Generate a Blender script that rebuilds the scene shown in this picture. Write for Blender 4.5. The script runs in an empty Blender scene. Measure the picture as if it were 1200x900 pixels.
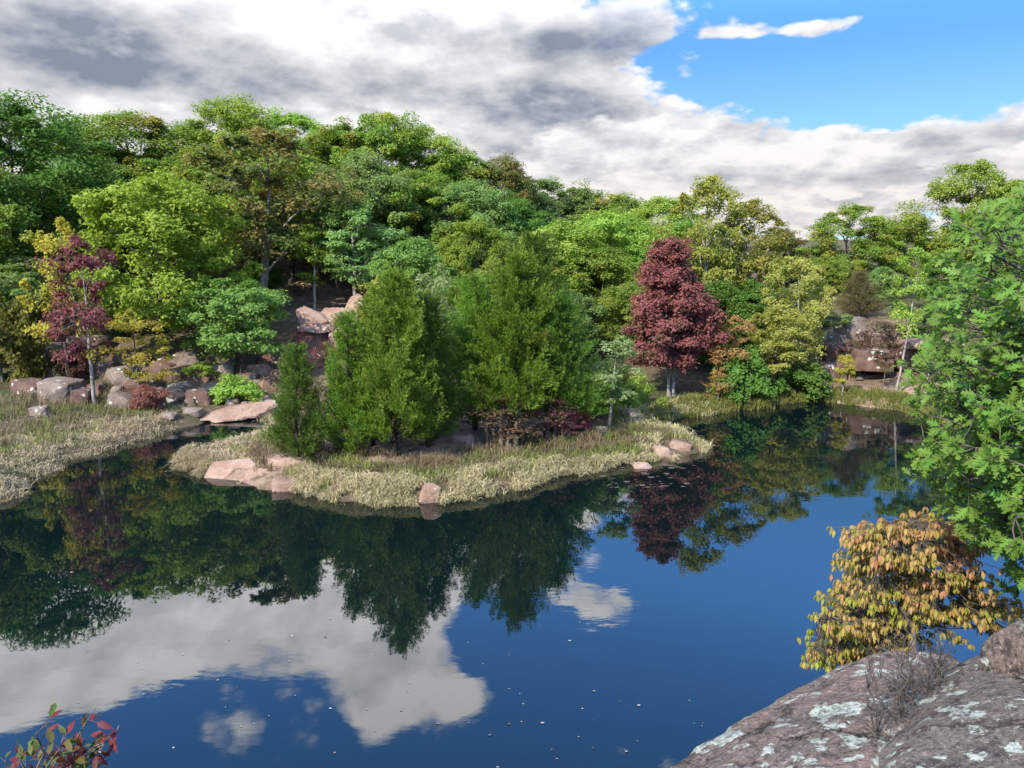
import bpy, bmesh, math, random
import numpy as np
from mathutils import Vector, Matrix

# ------------------------------------------------------------------ scene, camera, world, sun, exposure
sc = bpy.context.scene
COL = sc.collection
PW, PH, FPX, YHOR, CAMZ = 1200.0, 900.0, 901.0, 295.0, 8.0     # photo size, focal length in px, horizon row, eye height
PITCH = math.atan((PH / 2 - YHOR) / FPX)
cam = bpy.data.cameras.new('camera')
cam.sensor_fit = 'HORIZONTAL'
cam.sensor_width = 36.0
cam.lens = 36.0 * FPX / PW
cam.clip_start, cam.clip_end = 0.05, 6000
cam_o = bpy.data.objects.new('camera', cam)
COL.objects.link(cam_o)
cam_o.location = (0, 0, CAMZ)
cam_o.rotation_euler = (math.pi / 2 - PITCH, 0, 0)
sc.camera = cam_o

SUN_DIR = Vector((-0.50, -0.66, 0.60)).normalized()              # towards the sun: behind the camera, to the left
SUN_EL = math.asin(SUN_DIR.z)
SUN_AZ = math.atan2(SUN_DIR.x, SUN_DIR.y)
sun = bpy.data.lights.new('sun', 'SUN')
sun.energy, sun.angle, sun.color = 4.1, math.radians(0.5), (1.0, 0.91, 0.77)
sun_o = bpy.data.objects.new('sun', sun)
COL.objects.link(sun_o)
sun_o.location = (0, 0, 60)
sun_o.rotation_euler = SUN_DIR.to_track_quat('Z', 'Y').to_euler()
sc.view_settings.view_transform = 'Standard'
sc.view_settings.look = 'None'
sc.view_settings.gamma = 1
sc.view_settings.use_curve_mapping = False
sc.view_settings.exposure = 1.1
sc.render.engine = 'CYCLES'
cy = sc.cycles
cy.use_denoising = True
cy.denoiser = 'OPENIMAGEDENOISE'
cy.denoising_input_passes = 'RGB_ALBEDO_NORMAL'
cy.denoising_prefilter = 'ACCURATE'
cy.max_bounces, cy.diffuse_bounces, cy.glossy_bounces = 7, 3, 3
cy.transmission_bounces, cy.transparent_max_bounces = 4, 8
cy.use_adaptive_sampling = True
cy.adaptive_threshold = 0.015
cy.caustics_reflective = cy.caustics_refractive = False


def ray(x, y):
    """direction through a photo pixel"""
    c, s = math.cos(PITCH), math.sin(PITCH)
    r, u = (x - PW / 2) / FPX, (PH / 2 - y) / FPX
    return np.array([r, c + u * s, -s + u * c])


def at_z(x, y, z):
    d = ray(x, y)
    return np.array([0, 0, CAMZ]) + d * ((z - CAMZ) / d[2])


def at_Y(x, y, Y):
    d = ray(x, y)
    return np.array([0, 0, CAMZ]) + d * (Y / d[1])


def pix(p):
    """photo pixel of world points (n,3)"""
    p = np.atleast_2d(p) - np.array([0, 0, CAMZ])
    c, s = math.cos(PITCH), math.sin(PITCH)
    f = p[:, 1] * c - p[:, 2] * s
    u = p[:, 1] * s + p[:, 2] * c
    return np.stack([PW / 2 + FPX * p[:, 0] / f, PH / 2 - FPX * u / f, f], 1)


class Nodes:
    """tiny helper for building node graphs"""
    def __init__(self, tree):
        self.t = tree
        self.n = tree.nodes
        self.l = tree.links

    def put(self, sock, v):
        if v is None:
            return
        if hasattr(v, 'is_output') or isinstance(v, bpy.types.NodeSocket):
            self.l.new(v, sock)
        else:
            sock.default_value = v

    def math(self, op, a, b=None, c=None, clamp=False):
        n = self.n.new('ShaderNodeMath')
        n.operation = op
        n.use_clamp = clamp
        for i, v in enumerate((a, b, c)):
            self.put(n.inputs[i], v)
        return n.outputs[0]

    def vec(self, op, a, b=None, scale=None):
        n = self.n.new('ShaderNodeVectorMath')
        n.operation = op
        self.put(n.inputs[0], a)
        if b is not None:
            self.put(n.inputs[1], b)
        if scale is not None:
            self.put(n.inputs['Scale'], scale)
        return n.outputs[0]

    def noise(self, vec, scale, detail=5.0, rough=0.55, dist=0.0, w=None):
        n = self.n.new('ShaderNodeTexNoise')
        if w is not None:
            n.noise_dimensions = '4D'
            n.inputs['W'].default_value = w
        self.put(n.inputs['Vector'], vec)
        n.inputs['Scale'].default_value = scale
        n.inputs['Detail'].default_value = detail
        n.inputs['Roughness'].default_value = rough
        n.inputs['Distortion'].default_value = dist
        return n.outputs[0]

    def voronoi(self, vec, scale, feature='F1', out='Distance', rnd=1.0):
        n = self.n.new('ShaderNodeTexVoronoi')
        n.feature = feature
        self.put(n.inputs['Vector'], vec)
        n.inputs['Scale'].default_value = scale
        n.inputs['Randomness'].default_value = rnd
        return n.outputs[out]

    def rng(self, v, a, b, c=0.0, d=1.0, mode='SMOOTHSTEP'):
        n = self.n.new('ShaderNodeMapRange')
        n.interpolation_type = mode
        self.put(n.inputs[0], v)
        for i, q in enumerate((a, b, c, d)):
            n.inputs[i + 1].default_value = q
        return n.outputs[0]

    def mix(self, f, a, b, blend='MIX'):
        n = self.n.new('ShaderNodeMix')
        n.data_type = 'RGBA'
        n.blend_type = blend
        self.put(n.inputs[0], f)
        for i, v in ((6, a), (7, b)):
            if isinstance(v, (tuple, list)):
                v = tuple(v) + (1.0,) if len(v) == 3 else tuple(v)
            self.put(n.inputs[i], v)
        return n.outputs[2]

    def node(self, typ, **kw):
        n = self.n.new(typ)
        for k, v in kw.items():
            setattr(n, k, v)
        return n


def build_world():
    w = bpy.data.worlds.new('World')
    sc.world = w
    w.use_nodes = True
    w.node_tree.nodes.clear()
    N = Nodes(w.node_tree)
    sky = N.node('ShaderNodeTexSky', sky_type='NISHITA', sun_disc=False)
    sky.sun_elevation = SUN_EL
    sky.sun_rotation = SUN_AZ
    sky.altitude = 300
    sky.air_density, sky.dust_density, sky.ozone_density = 1.0, 0.4, 2.2
    tc = N.node('ShaderNodeTexCoord').outputs['Generated']
    sep = N.node('ShaderNodeSeparateXYZ')
    N.l.new(tc, sep.inputs[0])
    x, y, z = sep.outputs
    az = N.math('MULTIPLY', N.math('ARCTAN2', x, y), 180 / math.pi)
    el = N.math('MULTIPLY', N.math('ARCSINE', z), 180 / math.pi)
    # clouds lie on a flat layer overhead: project the direction on it
    inv = N.math('DIVIDE', 1.0, N.math('ADD', N.math('ABSOLUTE', z), 0.30))
    com = N.node('ShaderNodeCombineXYZ')
    N.put(com.inputs[0], N.math('MULTIPLY', x, inv))
    N.put(com.inputs[1], N.math('MULTIPLY', y, inv))
    p = com.outputs[0]

    def noise2(q, scale, detail, rough, dist):
        n = N.node('ShaderNodeTexNoise', noise_dimensions='2D')
        N.put(n.inputs['Vector'], q)
        for k_, v_ in (('Scale', scale), ('Detail', detail), ('Roughness', rough), ('Distortion', dist)):
            n.inputs[k_].default_value = v_
        return n.outputs[0]

    def field(q, seed=0.0):
        """billowy cumulus field, about -0.5..0.5"""
        q = N.vec('ADD', q, (seed, seed * 1.7, 0))
        lo = noise2(q, 1.9, 4, 0.52, 0.15)
        vo = N.node('ShaderNodeTexVoronoi', feature='F1', voronoi_dimensions='2D')
        N.put(vo.inputs['Vector'], q)
        for k_, v_ in (('Scale', 5.0), ('Detail', 3.0), ('Roughness', 0.55), ('Lacunarity', 2.2)):
            vo.inputs[k_].default_value = v_
        fine = noise2(q, 9.0, 5, 0.6, 0.3)
        v = N.math('SUBTRACT', N.math('MULTIPLY', lo, 1.4), N.math('MULTIPLY', vo.outputs['Distance'], 0.36))
        v = N.math('MULTIPLY_ADD', fine, 0.34, v)
        return N.math('SUBTRACT', v, 0.67)

    def ae(px, py):
        d = ray(px, py)
        d = d / np.linalg.norm(d)
        return math.degrees(math.atan2(d[0], d[1])), math.degrees(math.asin(abs(d[2])))   # a water pixel mirrors the sky

    def blobs(items, start):
        acc = start
        for px, py, sa, se, amp in items:
            a_, e = ae(px, py)
            qa = N.math('MULTIPLY', N.math('SUBTRACT', az, a_), 1 / sa)
            qe = N.math('MULTIPLY', N.math('SUBTRACT', el, e), 1 / se)
            r2 = N.math('MULTIPLY_ADD', qa, qa, N.math('MULTIPLY', qe, qe))
            g = N.math('EXPONENT', N.math('MULTIPLY', r2, -1.0))
            acc = N.math('MULTIPLY_ADD', g, amp, acc)
        return acc
    pu = N.vec('SCALE', p, scale=0.945)                      # a little higher in the sky
    f1, f1u = field(p), field(pu)
    f2, f2u = field(p, 5.3), field(pu, 5.3)
    # white cumulus and haze layer, broken by the blue patch at the upper right
    cov = blobs([(80, 90, 16, 9, 0.5), (120, 60, 22, 11, 0.75), (560, 90, 15, 10, 0.65), (900, 190, 26, 4.6, 0.68), (700, 240, 30, 5, 0.35),
                 (960, 70, 9, 3.2, -0.95), (1170, 70, 9, 3.0, -0.75), (860, 75, 3, 1.6, -0.45),
                 (1125, 22, 4.2, 0.50, 0.85), (850, 38, 3.6, 0.8, 0.85), (970, 38, 4.4, 1.0, 1.12), (955, 98, 4.6, .6, 0.85), (1010, 20, 2.5, .5, .5), (580, 735, 4.5, 2.6, -0.6),
                 (180, 690, 20, 4.5, 0.60), (90, 790, 6, 2.2, 0.55), (490, 800, 9, 4.5, 0.55), (570, 860, 4.5, 3, .40),
                 (715, 708, 6.0, 2.4, 1.00), (870, 790, 17, 7, -1.0), (600, 770, 5, 2.2, -0.50), (1050, 640, 9, 6, -0.8),
                 (935, 640, 1.3, 0.9, 0.9), (300, 725, 9, 3.2, 0.5), (270, 875, 8, 2.6, -0.6), (30, 885, 8, 2.3, -0.6), (740, 900, 18, 4, -0.7)], N.math('MULTIPLY', f1, 1.25))
    d1 = N.rng(cov, -0.01, 0.24)
    l1 = N.math('MULTIPLY_ADD', N.math('SUBTRACT', f1, f1u), 1.6, 0.78)
    l1 = N.rng(l1, 0.25, 1.0, 0, 1, 'LINEAR')
    # darker cumulus with bright rims and grey bases in front of it
    cov2 = blobs([(110, 50, 13, 3.6, 0.52), (590, 120, 11, 1.8, 0.68), (690, 42, 8, 1.6, 0.56), (500, 80, 9, 2.2, 0.34), (430, 15, 7, 1.6, 0.25), (250, 95, 10, 1.3, 0.22),
                  (640, 190, 9, 1.6, 0.36), (980, 210, 13, 0.9, 0.42), (975, 160, 4.5, .8, 0.48), (1130, 158, 6, .6, 0.36), (830, 205, 7, .8, .30), (880, 130, 6, .5, .2), (1010, 180, 9, .5, .25),
                  (620, 20, 4.0, 1.0, -0.45), (330, 60, 5, 2.6, -0.35), (960, 70, 12, 3.4, -0.5), (430, 140, 6, 1.2, -.25), (900, 100, 8, 1.5, -.4),
                  (200, 700, 20, 5, 0.05), (870, 790, 20, 8, -0.6)], N.math('MULTIPLY_ADD', f2, 1.0, 0.02))
    d2 = N.rng(cov2, -0.03, 0.19)
    l2 = N.math('MULTIPLY_ADD', N.math('SUBTRACT', f2, f2u), 1.45, 0.72)
    l2 = N.math('MULTIPLY_ADD', N.rng(cov2, 0.05, 0.75), -0.66, l2)
    l2 = N.rng(l2, 0.0, 1.0, 0, 1, 'LINEAR')
    warm = N.rng(el, 0.0, 9.0, 1.0, 0.0)
    bright = N.mix(warm, (0.46, 0.46, 0.462), (0.455, 0.415, 0.395))
    dark = N.mix(warm, (0.108, 0.128, 0.168), (0.140, 0.162, 0.205))
    c1 = N.mix(l1, N.mix(0.45, dark, bright), bright)
    c2 = N.mix(l2, dark, bright)
    skyc = N.mix(1.0, sky.outputs[0], (0.031, 0.056, 0.082), 'MULTIPLY')
    skyc = N.mix(N.rng(el, 2.0, 15.0, 0.30, 0.0), skyc, (0.33, 0.35, 0.38))      # pale haze towards the horizon
    out = N.mix(d1, skyc, c1)
    out = N.mix(N.math('MULTIPLY', d2, 0.94), out, c2)
    # the upper sky is brighter than the band near the horizon, as the pond's reflection shows
    out = N.vec('SCALE', out, scale=N.rng(el, 13.0, 26.0, 1.0, 3.3))
    bg = N.node('ShaderNodeBackground')
    N.l.new(out, bg.inputs[0])
    bg.inputs[1].default_value = 1.0
    wo = N.node('ShaderNodeOutputWorld')
    N.l.new(bg.outputs[0], wo.inputs[0])
    w.cycles.sampling_method = 'MANUAL'
    w.cycles.sample_map_resolution = 1024


build_world()

# ------------------------------------------------------------------ numeric helpers
rg = np.random.default_rng(11)


def _h(i, j, k, seed):
    v = (i * 374761393 + j * 668265263 + k * 2147483647 + seed * 974634) & 0xffffffff
    v = ((v ^ (v >> 13)) * 1274126177) & 0xffffffff
    return ((v ^ (v >> 16)) & 0xffff) / 65535.0


def vnoise(p, seed=0):
    """smooth value noise 0..1 on (n,3) points"""
    p = np.asarray(p, float)
    i = np.floor(p).astype(np.int64)
    f = p - i
    f = f * f * (3 - 2 * f)
    o = 0
    for a in (0, 1):
        for b in (0, 1):
            for c in (0, 1):
                w = (f[:, 0] if a else 1 - f[:, 0]) * (f[:, 1] if b else 1 - f[:, 1]) * (f[:, 2] if c else 1 - f[:, 2])
                o = o + w * _h(i[:, 0] + a, i[:, 1] + b, i[:, 2] + c, seed)
    return o


def fbm(p, octs=4, seed=0, gain=0.5):
    p = np.asarray(p, float)
    o, a, t = 0, 1.0, 0.0
    for k in range(octs):
        o = o + a * (vnoise(p * 2 ** k + 17.3 * k, seed + k) - 0.5)
        t += a
        a *= gain
    return o / t * 2


def sstep(a, b, x):
    t = np.clip((x - a) / (b - a), 0, 1)
    return t * t * (3 - 2 * t)


def nrm(v):
    return v / np.maximum(np.linalg.norm(v, axis=-1, keepdims=True), 1e-9)


def make_mesh(name, V, F, rnd=None, smooth=False):
    """V (n,3); F list of int arrays (m,k); rnd per face"""
    me = bpy.data.meshes.new(name)
    V = np.asarray(V, np.float32)
    F = [np.asarray(f, np.int32) for f in F if len(f)]
    nl = sum(f.size for f in F)
    nf = sum(len(f) for f in F)
    me.vertices.add(len(V))
    me.loops.add(nl)
    me.polygons.add(nf)
    me.vertices.foreach_set('co', V.ravel())
    me.loops.foreach_set('vertex_index', np.concatenate([f.ravel() for f in F]))
    sizes = np.concatenate([np.full(len(f), f.shape[1], np.int32) for f in F])
    me.polygons.foreach_set('loop_start', np.concatenate([[0], np.cumsum(sizes)[:-1]]).astype(np.int32))
    me.polygons.foreach_set('use_smooth', np.full(nf, smooth, bool))
    me.update(calc_edges=True)
    if rnd is not None:
        at = me.attributes.new('rnd', 'FLOAT', 'FACE')
        at.data.foreach_set('value', np.asarray(rnd, np.float32))
    return me


def link(name, data, mat=None, parent=None):
    o = bpy.data.objects.new(name, data)
    COL.objects.link(o)
    if parent is not None:
        o.parent = parent
    if mat is not None:
        if not data.materials:
            data.materials.append(None)
        o.material_slots[0].link = 'OBJECT'
        o.material_slots[0].material = mat
    return o


def tag(o, label, cat=None, group=None, kind=None):
    if label:
        o['label'] = label
    if cat:
        o['category'] = cat
    if group:
        o['group'] = group
    if kind:
        o['kind'] = kind
    return o


def empty(name, loc, label, cat, group=None):
    o = bpy.data.objects.new(name, None)
    o.empty_display_size = 0.2
    COL.objects.link(o)
    o.location = Vector(loc)
    return tag(o, label, cat, group)


class Soup:
    """collects vertices and faces of one mesh"""
    def __init__(self):
        self.V, self.F, self.R, self.n = [], {3: [], 4: []}, {3: [], 4: []}, 0

    def add(self, V, F, rnd=0.5):
        V = np.asarray(V, float).reshape(-1, 3)
        F = np.asarray(F, np.int64)
        k = F.shape[1]
        self.V.append(V)
        self.F[k].append(F + self.n)
        self.R[k].append(np.broadcast_to(np.asarray(rnd, float), (len(F),)))
        self.n += len(V)

    def tube(self, P, R, sides=6, rnd=0.5, cap=True):
        P = np.asarray(P, float)
        n = len(P)
        R = np.broadcast_to(np.asarray(R, float), (n,))
        T = nrm(np.gradient(P, axis=0))
        ref = np.array([0.31, 0.17, 0.93]) if abs(T[0, 2]) < 0.8 else np.array([0.93, 0.31, 0.17])
        A = nrm(np.cross(T, ref))
        B = np.cross(T, A)
        a = np.arange(sides) * 2 * math.pi / sides
        V = P[:, None] + R[:, None, None] * (A[:, None] * np.cos(a)[None, :, None] + B[:, None] * np.sin(a)[None, :, None])
        i = np.arange(n - 1)[:, None] * sides + np.arange(sides)[None]
        j = np.arange(n - 1)[:, None] * sides + (np.arange(sides)[None] + 1) % sides
        self.add(V, np.stack([i, j, j + sides, i + sides], -1).reshape(-1, 4), rnd)
        if cap:
            base = self.n - n * sides + (n - 1) * sides
            self.V.append(P[-1:] + T[-1:] * R[-1])
            self.F[3].append(np.stack([base + np.arange(sides), base + (np.arange(sides) + 1) % sides, np.full(sides, self.n)], -1))
            self.R[3].append(np.full(sides, 0.5))
            self.n += 1

    def mesh(self, name, smooth=False):
        F, R = [], []
        for k in (3, 4):
            if self.F[k]:
                F.append(np.concatenate(self.F[k]))
                R.append(np.concatenate(self.R[k]))
        return make_mesh(name, np.concatenate(self.V), F, np.concatenate(R), smooth)


def leaf_quads(P, T, Nn, L, W, fold=0.12):
    """diamond leaves: base P, direction T, normal Nn"""
    T = nrm(T)
    B = nrm(np.cross(T, Nn))
    Nn = np.cross(B, T)
    L, W = np.asarray(L)[:, None], np.asarray(W)[:, None]
    a = P
    b = P + T * L * 0.45 + B * W * 0.5 + Nn * L * fold
    c = P + T * L
    d = P + T * L * 0.45 - B * W * 0.5 + Nn * L * fold
    V = np.stack([a, b, c, d], 1).reshape(-1, 3)
    return V, np.arange(len(P) * 4).reshape(-1, 4)


# ------------------------------------------------------------------ materials
def new_mat(name):
    m = bpy.data.materials.new(name)
    m.use_nodes = True
    m.node_tree.nodes.clear()
    N = Nodes(m.node_tree)
    out = N.node('ShaderNodeOutputMaterial')
    return m, N, out


def principled(N, out, color, rough=0.8, spec=0.3, normal=None):
    b = N.node('ShaderNodeBsdfPrincipled')
    if isinstance(color, (tuple, list)):
        color = tuple(color) + (1.0,)
    N.put(b.inputs['Base Color'], color)
    N.put(b.inputs['Roughness'], rough)
    b.inputs['Specular IOR Level'].default_value = spec
    if normal is not None:
        N.l.new(normal, b.inputs['Normal'])
    if out is not None:
        N.l.new(b.outputs[0], out.inputs[0])
    return b


def bump(N, h, strength=0.5, dist=0.05):
    n = N.node('ShaderNodeBump')
    n.inputs['Strength'].default_value = strength
    n.inputs['Distance'].default_value = dist
    N.put(n.inputs['Height'], h)
    return n.outputs[0]


def foliage(name, a, b, accent=None, acc_scale=0.45, acc_amt=0.45, trans=0.45, vary=0.3, rough=0.55):
    """leaf material: colour from each leaf's own random value, patches of an accent colour, light through the blade"""
    m, N, out = new_mat(name)
    at = N.node('ShaderNodeAttribute', attribute_name='rnd')
    info = N.node('ShaderNodeObjectInfo')
    c = N.mix(at.outputs['Fac'], a, b)
    if accent:
        tc = N.node('ShaderNodeTexCoord').outputs['Object']
        off = N.vec('SCALE', (13.0, 7.0, 5.0), scale=info.outputs['Random'])
        n = N.noise(N.vec('ADD', tc, off), acc_scale, 3, 0.6)
        f = N.math('ADD', n, N.math('MULTIPLY', N.math('SUBTRACT', at.outputs['Fac'], 0.5), 0.22))
        c = N.mix(N.rng(f, 0.62 - acc_amt * 0.3, 0.72 - acc_amt * 0.2), c, accent)
    v = N.math('MULTIPLY_ADD', info.outputs['Random'], vary, 1 - vary / 2)
    hs = N.node('ShaderNodeHueSaturation')
    N.put(hs.inputs['Color'], c)
    N.put(hs.inputs['Value'], v)
    N.put(hs.inputs['Hue'], N.math('MULTIPLY_ADD', info.outputs['Random'], 0.03, 0.485))
    c = hs.outputs[0]
    p = principled(N, None, c, rough, 0.2)
    t = N.node('ShaderNodeBsdfTranslucent')
    N.l.new(N.mix(1.0, c, (1.15, 1.2, 0.7), 'MULTIPLY'), t.inputs[0])
    mx = N.node('ShaderNodeMixShader')
    mx.inputs[0].default_value = trans
    N.l.new(p.outputs[0], mx.inputs[1])
    N.l.new(t.outputs[0], mx.inputs[2])
    N.l.new(mx.outputs[0], out.inputs[0])
    return m


def bark(name, a, b, scale=6.0):
    m, N, out = new_mat(name)
    tc = N.node('ShaderNodeTexCoord').outputs['Object']
    st = N.vec('MULTIPLY', tc, (1.0, 1.0, 0.3))
    n = N.noise(st, scale, 6, 0.65)
    c = N.mix(N.rng(n, 0.35, 0.68), a, b)
    principled(N, out, c, 0.9, 0.15, bump(N, n, 0.6, 0.03))
    return m


def granite(name, base, dark, pale, lichen=(0.46, 0.50, 0.42), scale=1.0, lichen_amt=0.5, bump_s=0.6):
    """weathered granite: mottled base, crystals, black water stains, pale lichen rosettes"""
    m, N, out = new_mat(name)
    tc = N.node('ShaderNodeTexCoord').outputs['Object']
    info = N.node('ShaderNodeObjectInfo')
    p = N.vec('ADD', tc, N.vec('SCALE', (9.0, 17.0, 5.0), scale=info.outputs['Random']))
    n1 = N.noise(p, 1.1 * scale, 6, 0.62)
    n2 = N.noise(p, 6.5 * scale, 6, 0.7)
    n3 = N.noise(p, 48 * scale, 4, 0.75)
    c = N.mix(N.rng(n1, 0.36, 0.66), base, pale)
    c = N.mix(N.rng(n2, 0.50, 0.70, 0.0, 0.75), c, dark)
    c = N.mix(N.rng(n3, 0.44, 0.62, 0.0, 0.55), c, tuple(0.45 * q for q in base))
    c = N.mix(N.rng(n3, 0.60, 0.74, 0.0, 0.5), c, pale)
    wp = N.vec('ADD', p, N.vec('SCALE', N.node('ShaderNodeTexNoise').outputs['Color'], scale=0.0))
    wn = N.node('ShaderNodeTexNoise')
    N.put(wn.inputs['Vector'], p)
    wn.inputs['Scale'].default_value = 7 * scale
    wn.inputs['Detail'].default_value = 4
    wp = N.vec('ADD', p, N.vec('SCALE', wn.outputs['Color'], scale=0.16 / scale))
    v = N.voronoi(wp, 3.1 * scale)
    keep = N.noise(p, 1.7 * scale, 2, 0.5, w=3.0)
    lim = N.rng(keep, 0.50 - 0.1 * lichen_amt, 0.74 - 0.1 * lichen_amt, 0.0, 0.44, 'LINEAR')
    lf = N.rng(N.math('SUBTRACT', lim, v), 0.0, 0.05)
    lf = N.math('MULTIPLY', lf, N.rng(n3, 0.30, 0.44, 0.35, 1.0))
    c = N.mix(N.math('MULTIPLY', lf, 0.92), c, lichen)
    h = N.math('ADD', N.math('MULTIPLY', n2, 0.9), N.math('MULTIPLY', n3, 0.35))
    h = N.math('ADD', h, N.math('MULTIPLY', lf, 0.12))
    principled(N, out, c, 0.86, 0.25, bump(N, h, bump_s, 0.05 / scale))
    return m


MAT = {}
MAT['dark'] = foliage('leaf_dark_green', (0.071, 0.150, 0.027), (0.150, 0.246, 0.042))
MAT['mid'] = foliage('leaf_green', (0.132, 0.231, 0.036), (0.242, 0.342, 0.053), (0.386, 0.352, 0.060), 0.5, 0.25)
MAT['fresh'] = foliage('leaf_fresh_green', (0.201, 0.312, 0.049), (0.340, 0.446, 0.077))
MAT['light'] = foliage('leaf_light_green', (0.210, 0.318, 0.036), (0.326, 0.443, 0.060))
MAT['mint'] = foliage('leaf_cool_green', (0.143, 0.259, 0.055), (0.237, 0.369, 0.091))
MAT['grey'] = foliage('leaf_grey_green', (0.150, 0.249, 0.070), (0.260, 0.360, 0.112))
MAT['olive'] = foliage('leaf_olive_rust', (0.103, 0.144, 0.034), (0.172, 0.190, 0.048), (0.253, 0.172, 0.063), 0.55, 0.45)
MAT['moss'] = foliage('leaf_mustard', (0.115, 0.125, 0.024), (0.180, 0.165, 0.034))
MAT['yellow'] = foliage('leaf_yellow', (0.420, 0.380, 0.055), (0.560, 0.480, 0.100), (0.30, 0.33, 0.06), 0.8, 0.3, 0.5)
MAT['ygreen'] = foliage('leaf_yellow_green', (0.360, 0.400, 0.085), (0.520, 0.520, 0.150), (0.26, 0.33, 0.07), 0.5, 0.3, 0.5)
MAT['yolive'] = foliage('leaf_yellow_olive', (0.250, 0.270, 0.050), (0.400, 0.370, 0.080), (0.15, 0.20, 0.04), 0.45, 0.35, 0.5)
MAT['maroon'] = foliage('leaf_maroon', (0.175, 0.056, 0.056), (0.320, 0.120, 0.108), (0.11, 0.085, 0.04), 0.7, 0.12, 0.38)
MAT['pinkred'] = foliage('leaf_red', (0.210, 0.055, 0.052), (0.330, 0.120, 0.095), None, trans=0.3)
MAT['bronze'] = foliage('leaf_bronze', (0.090, 0.050, 0.034), (0.170, 0.085, 0.052), (0.06, 0.10, 0.03), 1.0, 0.4, 0.3)
MAT['orange'] = foliage('leaf_orange', (0.330, 0.190, 0.070), (0.450, 0.290, 0.110))
MAT['pale'] = foliage('leaf_pale_green', (0.190, 0.255, 0.095), (0.300, 0.360, 0.150))
MAT['cedar'] = foliage('cedar_spray', (0.070, 0.141, 0.015), (0.162, 0.259, 0.024), (0.122, 0.133, 0.024), 0.6, 0.1, 0.22, 0.2, 0.6)
MAT['cedar_b'] = foliage('cedar_spray_dark', (0.048, 0.105, 0.014), (0.108, 0.186, 0.022), None, trans=0.2, rough=0.6)
MAT['russet'] = foliage('conifer_russet', (0.085, 0.085, 0.034), (0.150, 0.105, 0.052), None, trans=0.2)
MAT['oak'] = foliage('oak_leaf', (0.085, 0.185, 0.026), (0.165, 0.285, 0.046), None, trans=0.42, vary=0.35, rough=0.5)
MAT['dogwood'] = foliage('dogwood_leaf', (0.300, 0.335, 0.045), (0.470, 0.225, 0.125), None, trans=0.45, vary=0.3, rough=0.45)
MAT['straw'] = foliage('dry_grass', (0.20, 0.175, 0.085), (0.52, 0.440, 0.265), None, trans=0.25, rough=0.7)
MAT['tan'] = foliage('trampled_grass', (0.21, 0.165, 0.105), (0.47, 0.375, 0.250), None, trans=0.2, rough=0.7)
MAT['reed'] = foliage('green_reed', (0.110, 0.150, 0.030), (0.250, 0.250, 0.070), None, trans=0.3, rough=0.6)
MAT['weed'] = foliage('brown_weed', (0.105, 0.080, 0.045), (0.215, 0.170, 0.095), None, trans=0.2, rough=0.7)
MAT['bark'] = bark('bark_grey_brown', (0.045, 0.037, 0.030), (0.150, 0.130, 0.110))
MAT['bark_pale'] = bark('bark_pale_grey', (0.160, 0.145, 0.125), (0.400, 0.375, 0.335))
MAT['bark_dark'] = bark('bark_dark', (0.020, 0.016, 0.014), (0.070, 0.056, 0.045))
MAT['pink'] = granite('granite_pink', (0.284, 0.174, 0.127), (0.129, 0.076, 0.059), (0.404, 0.284, 0.219), lichen_amt=0.1)
MAT['stone'] = granite('granite_grey', (0.150, 0.112, 0.090), (0.045, 0.036, 0.032), (0.250, 0.200, 0.165), lichen_amt=0.8)
MAT['redstone'] = granite('granite_red', (0.119, 0.068, 0.054), (0.042, 0.027, 0.025), (0.184, 0.119, 0.096), lichen_amt=0.7)

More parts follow.
